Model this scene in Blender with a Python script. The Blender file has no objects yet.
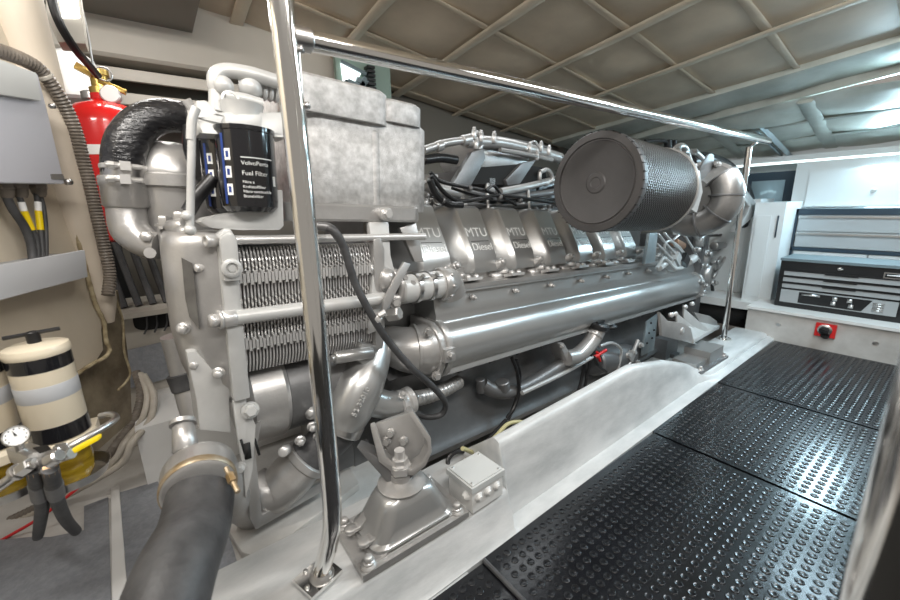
import bpy, bmesh, math, random
from mathutils import Vector, Matrix
random.seed(7)
V = Vector
PI = math.pi
COL = bpy.context.scene.collection

# ------------------------------------------------------------------ survey
# the photograph's camera, solved from its vanishing points; a sight line is cut with a plane
# of known distance to read a position in the room in metres
FPX = 392.0
YAW, PITCH, ROLL = math.radians(53.5), math.radians(-13.6), math.radians(-1.6)
EYE = V((0, 0, 1.0))
_fh = V((math.cos(YAW), math.sin(YAW), 0)); _up = V((0, 0, 1))
FW = _fh * math.cos(PITCH) + _up * math.sin(PITCH)
_r = FW.cross(_up).normalized(); _u = _r.cross(FW)
RT = math.cos(ROLL) * _r + math.sin(ROLL) * _u
UP = -math.sin(ROLL) * _r + math.cos(ROLL) * _u
def ray(x, y): return FW * FPX + RT * (x - 450) + UP * (300 - y)
def W(x, y, ax, val):
    d = ray(x, y); i = 'XYZ'.index(ax)
    return EYE + d * ((val - EYE[i]) / d[i])
def D(x, y, z): return EYE + ray(x, y) / FPX * z
# engine frame: u along the crankshaft, v across (0 = outboard face), w up
ey, ep = math.radians(2.84), math.radians(3.15)
EU = V((math.cos(ey) * math.cos(ep), math.sin(ey) * math.cos(ep), -math.sin(ep)))
EV = V((-math.sin(ey), math.cos(ey), 0)); EW = EU.cross(EV)
EO = V((0, 1.1, 0))
EMAT = Matrix.Translation(EO) @ Matrix((EU, EV, EW)).transposed().to_4x4()
EINV = EMAT.inverted()
def E(x, y, v=None, u=None, w=None):
    d = EINV.to_3x3() @ ray(x, y); c = EINV @ EYE
    if v is not None: t = (v - c.y) / d.y
    elif u is not None: t = (u - c.x) / d.x
    else: t = (w - c.z) / d.z
    return c + d * t

# ------------------------------------------------------------------ materials
def nodes(name):
    m = bpy.data.materials.new(name); m.use_nodes = True
    nt = m.node_tree; return m, nt, nt.nodes['Principled BSDF']
def mat(name, col, rough=.5, metal=0., col2=None, nscale=6., bump=0., bscale=60., spec=.5, rvar=0., coat=0., detail=4., stretch=None):
    m, nt, b = nodes(name); N = nt.nodes; L = nt.links
    b.inputs['Base Color'].default_value = (*col, 1)
    b.inputs['Roughness'].default_value = rough
    b.inputs['Metallic'].default_value = metal
    b.inputs['Specular IOR Level'].default_value = spec
    b.inputs['Coat Weight'].default_value = coat
    tc = N.new('ShaderNodeTexCoord'); src = tc.outputs['Object']
    if stretch:
        mp = N.new('ShaderNodeMapping'); mp.inputs['Scale'].default_value = stretch
        L.new(src, mp.inputs['Vector']); src = mp.outputs['Vector']
    if col2 or rvar:
        n = N.new('ShaderNodeTexNoise'); n.inputs['Scale'].default_value = nscale; n.inputs['Detail'].default_value = detail
        n.inputs['Roughness'].default_value = .6
        L.new(src, n.inputs['Vector'])
        r = N.new('ShaderNodeValToRGB'); r.color_ramp.elements[0].position = .35; r.color_ramp.elements[1].position = .68
        r.color_ramp.elements[0].color = (*col, 1); r.color_ramp.elements[1].color = (*(col2 or col), 1)
        L.new(n.outputs['Fac'], r.inputs['Fac']); L.new(r.outputs['Color'], b.inputs['Base Color'])
        if rvar:
            mr = N.new('ShaderNodeMapRange'); mr.inputs['To Min'].default_value = max(.02, rough - rvar); mr.inputs['To Max'].default_value = rough + rvar
            L.new(n.outputs['Fac'], mr.inputs['Value']); L.new(mr.outputs['Result'], b.inputs['Roughness'])
    if bump:
        n2 = N.new('ShaderNodeTexNoise'); n2.inputs['Scale'].default_value = bscale; n2.inputs['Detail'].default_value = 3
        L.new(src, n2.inputs['Vector'])
        bp = N.new('ShaderNodeBump'); bp.inputs['Strength'].default_value = bump; bp.inputs['Distance'].default_value = .004
        L.new(n2.outputs['Fac'], bp.inputs['Height']); L.new(bp.outputs['Normal'], b.inputs['Normal'])
    return m
def emis(name, col, s):
    m, nt, b = nodes(name)
    b.inputs['Base Color'].default_value = (*col, 1)
    b.inputs['Emission Color'].default_value = (*col, 1); b.inputs['Emission Strength'].default_value = s
    return m
M = {}
M['silver'] = mat('silver paint', (.42, .41, .40), .34, .6, (.50, .49, .48), 9, .10, 140, rvar=.05)
M['silver_smooth'] = mat('smooth silver paint', (.42, .42, .415), .30, .7, (.45, .45, .445), 5, .0, 90)
M['cast'] = mat('rough cast silver', (.40, .395, .39), .45, .35, (.68, .675, .67), 34, .6, 420, detail=10)
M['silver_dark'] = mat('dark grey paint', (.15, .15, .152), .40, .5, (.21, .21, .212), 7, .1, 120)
M['lightgrey'] = mat('light grey paint', (.50, .50, .49), .35, .15, (.56, .56, .55), 12, .08, 90)
M['block'] = mat('engine block paint', (.16, .165, .17), .38, .6, (.22, .225, .23), 5, .08, 60)
M['black'] = mat('black plastic', (.012, .012, .013), .35)
M['blackgloss'] = mat('black enamel', (.01, .01, .012), .12, coat=.5)
M['void'] = mat('unlit black', (.008, .008, .008), .8)  # flat black, stands in for the dark of gaps, slots and recesses
M['rubber'] = mat('black rubber hose', (.035, .035, .037), .5, 0, (.075, .075, .078), 14, .25, 90)
M['foilhose'] = mat('shiny black wrapped hose', (.012, .012, .014), .2, 0, (.03, .03, .032), 20, 1.0, 45, stretch=(1, 1, 2.2))
M['steel'] = mat('polished stainless', (.86, .85, .83), .09, 1., rvar=.04, nscale=3)
M['steel_dull'] = mat('brushed steel', (.62, .61, .60), .3, 1.)
M['steelplate'] = mat('zinc plate', (.42, .50, .54), .38, .8, (.52, .58, .60), 20)
M['bolt'] = mat('painted bolt', (.60, .59, .58), .3, .5)
M['brass'] = mat('brass', (.75, .52, .16), .3, 1.)
M['bronze'] = mat('bronze with verdigris', (.42, .26, .15), .45, .8, (.55, .38, .22), 20)
M['red'] = mat('red enamel', (.62, .012, .012), .22, coat=.4)
M['redplastic'] = mat('red plastic', (.65, .02, .02), .4)
M['yellow'] = mat('yellow plastic', (.85, .62, .0), .4)
M['white'] = mat('white gelcoat', (.76, .755, .74), .3, 0, (.70, .695, .675), 3, .04, 30)
M['whitecool'] = mat('white panel', (.74, .78, .79), .35)
M['bilge'] = mat('painted bilge', (.60, .585, .56), .45, 0, (.42, .40, .375), 5, .15, 40, detail=7)
M['bearer'] = mat('worn white bearer paint', (.64, .64, .635), .36, 0, (.43, .44, .44), 4, .12, 45, detail=8, stretch=(1, 3, 3))
M['cream'] = mat('cream insulation facing', (.64, .57, .46), .55, 0, (.56, .49, .39), 4, .25, 12)
M['creampipe'] = mat('cream padded lagging', (.66, .58, .48), .6, 0, (.53, .45, .36), 3, .35, 14, stretch=(2, 2, .6))
M['seam'] = mat('frayed tape', (.50, .42, .27), .8, 0, (.20, .15, .08), 30, .9, 60)
M['hull'] = mat('bare laminate', (.12, .09, .055), .5, 0, (.30, .25, .17), 9, .4, 40, detail=9)
M['ceil'] = mat('ceiling insulation facing', (.60, .515, .40), .5, 0, (.48, .41, .315), 3, .18, 10)
M['ceilfoil'] = mat('foil insulation facing', (.62, .65, .60), .38, .1, (.48, .50, .44), 5, .35, 9)
M['tape'] = mat('ceiling tape', (.61, .53, .41), .5, 0, (.52, .45, .35), 6, .1, 20)
M['foiltape'] = mat('foil tape', (.50, .53, .49), .35, .3, (.40, .43, .39), 8, .4, 20)
M['beige'] = mat('beige side panel', (.47, .44, .39), .5, 0, (.42, .39, .34), 2, .08, 30)
M['darkbeige'] = mat('dark beam and shaded wall', (.16, .15, .13), .5)
M['greybox'] = mat('grey enclosure', (.52, .53, .58), .4, 0, (.50, .51, .56), 1)
M['greylid'] = mat('grey enclosure lid', (.55, .56, .55), .45)
M['tray'] = mat('grey cable tray', (.45, .46, .48), .5)
M['greypad'] = mat('grey anti slip pad', (.20, .21, .23), .6, 0, (.26, .27, .29), 60, .5, 160)
M['mat'] = mat('black studded rubber', (.006, .0065, .008), .20, 0, rvar=.07, nscale=9, col2=(.010, .011, .014), bump=.12, bscale=60)
M['creamcan'] = mat('cream filter can', (.72, .64, .50), .3, coat=.3)
M['glassfuel'] = mat('amber fuel bowl', (.20, .12, .008), .10, 0, (.46, .32, .03), 14, coat=.5, stretch=(1, 1, 4))
M['letter'] = mat('bright raised letters', (.78, .78, .77), .35, .2)
M['titan'] = mat('warm grey casting', (.25, .24, .23), .36, .65, (.31, .30, .29), 12, .15, 100)
M['stainbrass'] = mat('stained clamp band', (.48, .42, .33), .4, .6, (.30, .20, .09), 22)
M['filtermesh'] = None
M['grille'] = mat('dark grille', (.05, .052, .055), .4, .3)
M['drawer'] = mat('grey drawer front', (.40, .42, .43), .4, .2)
M['drawerlight'] = mat('light grey drawer front', (.50, .54, .56), .35, .3)
M['bluegrey'] = mat('blue grey enamel', (.17, .22, .24), .35, .1)
M['navyframe'] = mat('dark blue frame', (.03, .055, .08), .35)
M['paper'] = mat('printed white', (.85, .85, .84), .5)
M['printblue'] = mat('printed blue', (.02, .05, .22), .4)
M['label'] = mat('engraved plate', (.10, .095, .088), .5, .1, (.15, .145, .135), 18)
M['copper'] = mat('copper brown pipe', (.34, .20, .13), .4, .6)
M['conduit'] = mat('brown grey conduit', (.13, .11, .09), .45, 0, (.2, .17, .14), 20)
M['greygreen'] = mat('grey green board', (.20, .27, .23), .5)
M['creamhose'] = mat('dirty white hose', (.52, .48, .42), .5, 0, (.4, .36, .3), 15)
M['mirror'] = mat('tinted mirror pane', (.45, .60, .68), .15, .3)
M['glow'] = emis('fluorescent tube', (1., .99, .95), 5.)
M['glowcool'] = emis('cool tube and panel glow', (.86, 1., .99), 1.6)

def mesh_filter():                       # woven mesh sleeve: fine diagonal diamond bump and colour
    m, nt, b = nodes('woven filter mesh'); N = nt.nodes; L = nt.links
    tc = N.new('ShaderNodeUVMap'); sep = N.new('ShaderNodeSeparateXYZ'); L.new(tc.outputs['UV'], sep.inputs[0])
    def mth(op, a, c):
        n = N.new('ShaderNodeMath'); n.operation = op
        for i, x in enumerate((a, c)):
            if x is None: continue
            if isinstance(x, (int, float)): n.inputs[i].default_value = x
            else: L.new(x, n.inputs[i])
        return n.outputs[0]
    a = mth('MULTIPLY', sep.outputs[0], 2 * PI * 64); c = mth('MULTIPLY', sep.outputs[1], 2 * PI * 27)
    s1 = mth('SINE', mth('ADD', a, c), None); s2 = mth('SINE', mth('SUBTRACT', a, c), None)
    h = mth('MAXIMUM', s1, s2)
    r = N.new('ShaderNodeValToRGB'); r.color_ramp.elements[0].position = .45; r.color_ramp.elements[1].position = .9
    r.color_ramp.elements[0].color = (.008, .008, .008, 1); r.color_ramp.elements[1].color = (.075, .063, .055, 1)
    L.new(h, r.inputs['Fac']); L.new(r.outputs['Color'], b.inputs['Base Color'])
    bp = N.new('ShaderNodeBump'); bp.inputs['Strength'].default_value = .6; bp.inputs['Distance'].default_value = .004
    L.new(h, bp.inputs['Height']); L.new(bp.outputs['Normal'], b.inputs['Normal'])
    b.inputs['Roughness'].default_value = .35; b.inputs['Metallic'].default_value = .3
    return m
M['filtermesh'] = mesh_filter()
M['darkdisc'] = mat('grey moulded rubber', (.062, .058, .058), .42, .1, (.078, .074, .074), 6, .05, 60)

# ------------------------------------------------------------------ mesh builder
def frame(d):
    d = V(d).normalized(); a = V((0, 0, 1)) if abs(d.z) < .9 else V((1, 0, 0))
    x = a.cross(d).normalized(); y = d.cross(x)
    return x, y, d
def catmull(pts, n=6):
    P = [V(p) for p in pts]
    if len(P) < 3: return P
    Q = [P[0] * 2 - P[1]] + P + [P[-1] * 2 - P[-2]]; out = []
    for i in range(1, len(Q) - 2):
        for k in range(n):
            t = k / n; a, b, c, d = Q[i - 1:i + 3]
            out.append(.5 * ((2 * b) + (c - a) * t + (2 * a - 5 * b + 4 * c - d) * t * t + (-a + 3 * b - 3 * c + d) * t ** 3))
    out.append(P[-1]); return out
class MB:
    def __init__(s): s.bm = bmesh.new(); s.uv = None
    def _bev(s, faces, bev, seg=2):
        if bev <= 0: return
        es = list({e for f in faces for e in f.edges if e.is_valid and len(e.link_faces) == 2 and e.calc_face_angle(0) > .5})
        bmesh.ops.bevel(s.bm, geom=es, offset=bev, segments=seg, profile=.6, affect='EDGES', clamp_overlap=True)
    def box(s, c, sz, R=None, bev=0., seg=2):
        c = V(c); h = V(sz) / 2; vs = []
        for i in (-1, 1):
            for j in (-1, 1):
                for k in (-1, 1):
                    p = V((i * h.x, j * h.y, k * h.z))
                    if R is not None: p = R @ p
                    vs.append(s.bm.verts.new(c + p))
        F = [s.bm.faces.new([vs[i] for i in q]) for q in ((0, 1, 3, 2), (4, 6, 7, 5), (0, 4, 5, 1), (2, 3, 7, 6), (0, 2, 6, 4), (1, 5, 7, 3))]
        s._bev(F, bev, seg); return s
    def bx(s, x0, x1, y0, y1, z0, z1, bev=0., seg=2):
        return s.box(((x0 + x1) / 2, (y0 + y1) / 2, (z0 + z1) / 2), (abs(x1 - x0), abs(y1 - y0), abs(z1 - z0)), None, bev, seg)
    def prism(s, pts, vec, bev=0., seg=2):
        vec = V(vec); a = [s.bm.verts.new(V(p)) for p in pts]; b = [s.bm.verts.new(V(p) + vec) for p in pts]; n = len(a)
        F = [s.bm.faces.new(a), s.bm.faces.new(b[::-1])] + [s.bm.faces.new((a[i], b[i], b[(i + 1) % n], a[(i + 1) % n])) for i in range(n)]
        bmesh.ops.recalc_face_normals(s.bm, faces=F)
        s._bev(F, bev, seg); return s
    def loft(s, secs, cap=True, closed=True):
        R = [[s.bm.verts.new(V(p)) for p in sec] for sec in secs]; n = len(R[0]); F = []
        for a, b in zip(R, R[1:]):
            for i in range(n if closed else n - 1):
                F.append(s.bm.faces.new((a[i], a[(i + 1) % n], b[(i + 1) % n], b[i])))
        if cap and closed: F += [s.bm.faces.new(R[0][::-1]), s.bm.faces.new(R[-1])]
        bmesh.ops.recalc_face_normals(s.bm, faces=F); return s
    def lathe(s, p, d, prof, n=28, uv=False):
        x, y, z = frame(d); p = V(p); rings = []
        for r, h in prof:
            if r < 1e-6: rings.append([s.bm.verts.new(p + z * h)])
            else: rings.append([s.bm.verts.new(p + z * h + (x * math.cos(2 * PI * k / n) + y * math.sin(2 * PI * k / n)) * r) for k in range(n)])
        F = []
        if uv and s.uv is None: s.uv = s.bm.loops.layers.uv.new('UVMap')
        for q, (a, b) in enumerate(zip(rings, rings[1:])):
            for k in range(n):
                k2 = (k + 1) % n
                if len(a) == 1 and len(b) == 1: continue
                if len(a) == 1: vs = (a[0], b[k], b[k2])
                elif len(b) == 1: vs = (a[k], a[k2], b[0])
                else: vs = (a[k], a[k2], b[k2], b[k])
                f = s.bm.faces.new(vs); F.append(f)
                if uv and len(vs) == 4:
                    for lp, (uu, vv) in zip(f.loops, ((k, q), (k + 1, q), (k + 1, q + 1), (k, q + 1))):
                        lp[s.uv].uv = (uu / n, vv / (len(rings) - 1))
        if len(rings[0]) > 1: F.append(s.bm.faces.new(rings[0][::-1]))
        if len(rings[-1]) > 1: F.append(s.bm.faces.new(rings[-1]))
        bmesh.ops.recalc_face_normals(s.bm, faces=F); return s
    def cyl(s, a, b, r, r2=None, n=20, bev=0.):
        a = V(a); b = V(b); L = (b - a).length; r2 = r if r2 is None else r2
        pr = [(r, 0), (r2, L)] if bev <= 0 else [(r - bev, 0), (r, bev), (r2, L - bev), (r2 - bev, L)]
        return s.lathe(a, b - a, pr, n)
    def tube(s, pts, r, n=10, sub=6, ribs=0):
        P = catmull(pts, sub) if sub > 1 else [V(p) for p in pts]
        if ribs:                                # corrugation: resample evenly, alternate the radius
            L = [0]
            for a, b in zip(P, P[1:]): L.append(L[-1] + (b - a).length)
            m = max(4, int(L[-1] / ribs) * 2); Q = []; j = 0
            for k in range(m + 1):
                t = L[-1] * k / m
                while j < len(L) - 2 and L[j + 1] < t: j += 1
                Q.append(P[j].lerp(P[j + 1], (t - L[j]) / max(1e-9, L[j + 1] - L[j])))
            P = Q
        rs = r if isinstance(r, (list, tuple)) else None
        x = None; secs = []
        for i, p in enumerate(P):
            d = (P[min(i + 1, len(P) - 1)] - P[max(i - 1, 0)]).normalized()
            if x is None: x = frame(d)[0]
            x = (x - d * x.dot(d)).normalized(); y = d.cross(x)
            if rs:
                t = i / (len(P) - 1) * (len(rs) - 1); k = min(int(t), len(rs) - 2); rr = rs[k] + (rs[k + 1] - rs[k]) * (t - k)
            else: rr = r
            if ribs and i % 2: rr *= .84
            secs.append([p + (x * math.cos(2 * PI * k / n) + y * math.sin(2 * PI * k / n)) * rr for k in range(n)])
        return s.loft(secs)
    def hexbolt(s, p, d, r=.012, h=.011):
        s.cyl(p, V(p) + V(d).normalized() * h * .3, r * 1.35, n=16)
        s.lathe(V(p) + V(d).normalized() * h * .3, d, [(r, 0), (r, h * .75), (r * .8, h)], 6); return s
    def socket(s, p, d, r=.014, h=.016):
        s.lathe(p, d, [(r, 0), (r, h * .85), (r * .9, h), (r * .55, h), (r * .5, h * .55), (0, h * .55)], 16); return s
    def sphere(s, c, r, sc=(1, 1, 1), n=16):
        r0 = bmesh.ops.create_uvsphere(s.bm, u_segments=n, v_segments=max(6, n // 2), radius=r)['verts']
        for v in r0: v.co = V((v.co.x * sc[0], v.co.y * sc[1], v.co.z * sc[2])) + V(c)
        return s
    def xf(s, m): s.bm.transform(m); return s
    def build(s, name, m, parent=None, label=None, ang=35, loc=None):
        for f in s.bm.faces: f.smooth = True
        ca = math.radians(ang)
        for e in s.bm.edges:
            if len(e.link_faces) == 2 and e.calc_face_angle(0) > ca: e.smooth = False
        if loc is not None: s.bm.transform(Matrix.Translation(-V(loc)))
        me = bpy.data.meshes.new(name); s.bm.to_mesh(me); s.bm.free()
        me.materials.append(M[m] if isinstance(m, str) else m)
        o = bpy.data.objects.new(name, me); COL.objects.link(o)
        if parent is not None: o.parent = parent
        if loc is not None: o.location = loc
        if label: o['label'] = label
        return o
def split_parts(m, name, mt, parent, pad=.004, ang=35, inv=None):
    """every separate fixing in the builder becomes a mesh of its own"""
    bm = m.bm; bm.verts.index_update(); seen = set(); isl = []
    for v in bm.verts:
        if v in seen: continue
        st = [v]; seen.add(v); g = []
        while st:
            q = st.pop(); g.append(q)
            for e in q.link_edges:
                o = e.other_vert(q)
                if o not in seen: seen.add(o); st.append(o)
        lo = [min(q.co[i] for q in g) - pad for i in range(3)]; hi = [max(q.co[i] for q in g) + pad for i in range(3)]
        isl.append([g, lo, hi])
    merged = True
    while merged:
        merged = False
        for i in range(len(isl)):
            for j in range(i + 1, len(isl)):
                A, B = isl[i], isl[j]
                if all(A[1][k] <= B[2][k] and B[1][k] <= A[2][k] for k in range(3)):
                    A[0] += B[0]; A[1] = [min(a, b) for a, b in zip(A[1], B[1])]; A[2] = [max(a, b) for a, b in zip(A[2], B[2])]
                    isl.pop(j); merged = True; break
            if merged: break
    out = []
    for g, lo, hi in isl:
        n = MB(); mp = {v: n.bm.verts.new(v.co) for v in g}
        for f in {f for v in g for f in v.link_faces}: n.bm.faces.new([mp[v] for v in f.verts])
        out.append(n.build(name, mt, parent, None, ang))
    bm.free(); return out
def tag(o, label, cat, group=None):
    o['label'] = label; o['category'] = cat
    if group: o['group'] = group
    return o
def struct(o): o['kind'] = 'structure'; return o
def thing(name, label, cat, loc=(0, 0, 0), group=None, matrix=None):
    o = bpy.data.objects.new(name, None); COL.objects.link(o); o.empty_display_size = .05
    if matrix is not None: o.matrix_world = matrix
    else: o.location = loc
    return tag(o, label, cat, group)
def text(s, size, m, matrix, parent, name='lettering', depth=.0006, align='CENTER'):
    c = bpy.data.curves.new(name, 'FONT'); c.body = s; c.size = size; c.extrude = depth; c.align_x = align; c.align_y = 'CENTER'
    t = bpy.data.objects.new('tmp', c); COL.objects.link(t)
    dg = bpy.context.evaluated_depsgraph_get()
    me = bpy.data.meshes.new_from_object(t.evaluated_get(dg)); bpy.data.objects.remove(t)
    me.transform(matrix); me.materials.clear(); me.materials.append(M[m])
    o = bpy.data.objects.new(name, me); COL.objects.link(o); o.parent = parent; return o
def fmat(o, x, y):                      # text placement: origin, reading direction, up direction
    x = V(x).normalized(); z = x.cross(V(y)).normalized(); y = z.cross(x)
    m = Matrix((x, y, z)).transposed().to_4x4(); return Matrix.Translation(V(o)) @ m
def bez(p, q, k): return V(p).lerp(V(q), k)

# ================================================================== SETTING
def rect_grid(f, nu, nv):
    m = MB(); vs = [[m.bm.verts.new(f(i / nu, j / nv)) for j in range(nv + 1)] for i in range(nu + 1)]
    for i in range(nu):
        for j in range(nv): m.bm.faces.new((vs[i][j], vs[i + 1][j], vs[i + 1][j + 1], vs[i][j + 1]))
    return m
def cz(x, y): return 2.2 - .14 * x - .09 * y
YB = [-.90, -.48, -.06, .36, .78, 1.20, 1.63, 2.06, 2.5]; XB = [-1.6, -1.05, -.5, 0., .5, 1.0, 1.5, 2.02, 2.53, 3.1]
# floor of the bilge and the walkway
m = MB(); m.bx(-1.8, 5, -1.2, .745, -.06, -.012); struct(m.build('floor', 'void'))
m = MB(); m.bx(-1.8, .55, .66, 3.4, -.24, -.0); m.bx(.55, 5, 1.6, 3.4, -.24, -.0); m.bx(.55, 5, .66, 1.6, -.3, -.2); struct(m.build('bilge_floor', 'bilge'))
# quilted ceiling
def cell(x, B):
    for a, b in zip(B, B[1:]):
        if a <= x <= b: return (x - a) / (b - a)
    return 0
def cpt(s, t):
    x = -1.6 + 4.9 * s; y = -.9 + 3.5 * t
    a = cell(x, XB); b = cell(y, YB)
    k = (4 * a * (1 - a)) ** .5 * (4 * b * (1 - b)) ** .5
    w = .012 * math.sin(9 * x + 4 * y) * math.cos(5 * y - 3 * x)
    return V((x, y, cz(x, y) + .012 - (.010 + w * .5) * k))
struct(rect_grid(cpt, 150, 110).build('ceiling', 'ceil', ang=80))
m = MB()
for i, y in enumerate(YB):
    rows = []
    for k in range(60):
        x = -1.6 + 4.9 * k / 59; z = cz(x, y) + .002 * math.sin(7 * x + i); h = .019 + .004 * math.sin(5 * x + 2 * i)
        rows.append([V((x, y - h, z - .004)), V((x, y - h * .7, z - .0065)), V((x, y + h * .7, z - .0065)), V((x, y + h, z - .004)), V((x, y, z + .01))])
    m.loft(rows)
for i, x in enumerate(XB[:-1]):
    rows = []
    for k in range(60):
        y = -.9 + 3.5 * k / 59; z = cz(x, y) - .006 + .002 * math.sin(8 * y + i); h = .034 + .004 * math.sin(6 * y + i)
        rows.append([V((x - h, y, z - .003)), V((x - h * .8, y, z - .010)), V((x + h * .8, y, z - .010)), V((x + h, y, z - .003)), V((x, y, z + .01))])
    m.loft(rows)
struct(m.build('trim_1', 'tape', label='tan tape battens quilting the ceiling', ang=80))
# dropped edge of the forward section with loose foil
m = MB(); rows = []
for k in range(50):
    y = -.9 + 3.4 * k / 49; z0 = cz(3.1, y); wv = .012 * math.sin(13 * y)
    rows.append([V((3.06, y, z0 - .016)), V((3.10, y, z0 - .03 + wv * .3)), V((3.24, y, z0 - .05 + wv)), V((3.36, y, z0 - .055)), V((3.37, y, z0 - .10)), V((3.40, y, z0 - .10)), V((3.42, y, z0 + .06)), V((3.06, y, z0 + .06))])
m.loft(rows); struct(m.build('trim_2', 'foiltape', label='crumpled foil edge where the ceiling steps down', ang=60))
# far ceiling section, sloping down to the bulkhead
def bz(x, y): return 1.575 - .245 * (x - 3.4) - .02 * (y - .8)
BX = [3.4, 3.72, 4.02, 4.36]; BY = [-1.0, -.35, .22, .80, 1.38, 2.0, 2.6]
def bpt(s, t):
    x = 3.38 + 1.0 * s; y = -1.0 + 3.6 * t
    a = cell(x, BX); b = cell(y, BY); k = (max(0, 4 * a * (1 - a))) ** .5 * (max(0, 4 * b * (1 - b))) ** .5
    return V((x, y, bz(x, y) + .01 - .03 * k + .006 * math.sin(17 * x + 11 * y)))
struct(rect_grid(bpt, 40, 90).build('ceiling_forward', 'ceilfoil', ang=80))
m = MB()
for x in BX[1:-1]: m.loft([[V((x - .012, y, bz(x, y) - .004)), V((x, y, bz(x, y) - .014)), V((x + .012, y, bz(x, y) - .004)), V((x, y, bz(x, y) + .02))] for y in (-1, 0, 1, 2, 2.6)])
for y in BY[1:-1]: m.loft([[V((x, y - .045, bz(x, y) - .004)), V((x, y - .03, bz(x, y) - .014)), V((x, y + .03, bz(x, y) - .014)), V((x, y + .045, bz(x, y) - .004)), V((x, y, bz(x, y) + .02))] for x in (3.4, 3.8, 4.36)])
struct(m.build('trim_3', 'foiltape', label='foil tape strips on the far ceiling'))
# side wall beyond the engine: beam, recessed louvres, lower panel
m = MB(); m.bx(-1.6, 5, 2.6, 2.66, -.1, 1.80); struct(m.build('wall_port', 'darkbeige'))  # wall coloured dark to put its shadow into the paint
m = MB(); m.prism([(-1.6, 2.40, 1.665), (-1.6, 2.385, 1.68), (-1.6, 2.385, 1.86), (-1.6, 2.45, 2.2), (-1.6, 2.60, 2.2), (-1.6, 2.60, 1.665)], (2.9, 0, -.0), .004)
struct(m.build('beam_port', 'beige', label='beige deck beam running above the wall louvres'))
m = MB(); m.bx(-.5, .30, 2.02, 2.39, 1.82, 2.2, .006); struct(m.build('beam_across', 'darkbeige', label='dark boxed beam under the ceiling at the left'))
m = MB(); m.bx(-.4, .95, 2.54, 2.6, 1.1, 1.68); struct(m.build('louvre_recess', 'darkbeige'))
lv = thing('wall_louvre', 'beige louvred slats in the side wall behind the red extinguisher', 'louvre', (-.2, 2.44, 1.45))
for z in (1.60, 1.50, 1.40):
    mm = MB(); mm.prism([(-.4, 2.40, z - .02), (-.4, 2.40, z + .028), (-.4, 2.53, z + .045), (-.4, 2.54, z + .03), (-.4, 2.42, z - .02)], (1.3, 0, 0), .002)
    mm.build('slat', 'beige', lv).matrix_parent_inverse = Matrix.Translation((.2, -2.44, -1.45))
# bulkhead at the far end
m = MB(); m.bx(4.36, 4.42, -1.2, 2.6, -.1, 1.5); struct(m.build('wall_forward', 'whitecool'))
m = MB(); m.bx(4.28, 4.36, -1.2, 2.5, 1.285, 1.36, .01); struct(m.build('trim_4', 'whitecool', label='white valance under the far ceiling'))
# window like dark framed opening
m = MB(); m.bx(4.30, 4.36, .98, 1.36, .60, 1.20, .004); wn = struct(m.build('window_1', 'navyframe'))
m = MB(); m.bx(4.285, 4.302, 1.05, 1.28, .66, 1.13); m.build('pane', 'mirror', wn)

# ------------------------------------------------------------------ engine bearer
WEB = [(.6, .262), (1.2, .276), (1.6, .284), (1.76, .252), (1.95, .212), (2.2, .128), (2.40, .05), (2.7, .04)]
def br_section(x):                       # outline in (y, z): walkway toe, face, top, inboard side
    a = .70 + .018 * x
    # t: 0 on the mount pads, 1 in the scooped web between them
    def sm(e0, e1, q): q = max(0, min(1, (q - e0) / (e1 - e0))); return q * q * (3 - 2 * q)
    t = sm(.755, .772, x) * (1 - sm(2.26, 2.44, x))
    web = .04
    for (xa, za), (xb, zb_) in zip(WEB, WEB[1:]):
        if xa <= x <= xb: web = za + (zb_ - za) * (x - xa) / (xb - xa)
    ztop = (.135 if x < 1.5 else .042) * (1 - t) + t * web
    yf = (a + .03) * (1 - t) + t * (a + .082)
    ym = (a + .012) * (1 - t) + t * (a + .052)
    yi = 1.02 * (1 - t) + t * (a + .15)
    return [V((x, a - .012, -.03)), V((x, a - .012, .006)), V((x, a + .044 * t, .010 + .004 * (1 - t))), V((x, ym, max(.014, min(.035 * t + (1 - t) * .07, ztop * .5)))), V((x, (ym + yf) / 2 + .002 * t, max(.016, ztop * .62))),
            V((x, yf, max(.02, ztop - .022))), V((x, yf + .008, ztop - .006)), V((x, yf + .026, ztop)), V((x, yi - .03, ztop)), V((x, yi, ztop - .03)), V((x, yi + .01, -.03))]
m = MB(); xs = [-.6, -.3, 0, .2, .4, .6, .68, .72, .75, .755, .76, .764, .768, .772, .79, .8, 1, 1.2, 1.4, 1.6, 1.68, 1.76, 1.85, 1.95, 2.05, 2.12, 2.2, 2.26, 2.32, 2.36, 2.4, 2.44, 2.5, 2.56, 2.62, 2.8, 3.0, 3.2, 3.42]
m.loft([br_section(x) for x in xs]); struct(m.build('engine_bearer', 'bearer', ang=50))
# raised step at the far end carrying the tool chest
m = MB(); m.bx(3.42, 4.36, -.6, .93, -.02, .217, .006); st = struct(m.build('step_forward', 'bilge'))
m = MB(); m.bx(3.40, 4.36, -.6, .935, .205, .224, .004); struct(m.build('step_top', 'white'))
m = MB(); m.bx(3.62, 4.36, .935, 1.7, .14, .2, .005); struct(m.build('shelf_forward', 'white'))
m = MB(); m.bx(3.66, 4.3, .98, 1.7, -.02, .14); struct(m.build('recess_forward', 'void'))

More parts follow.
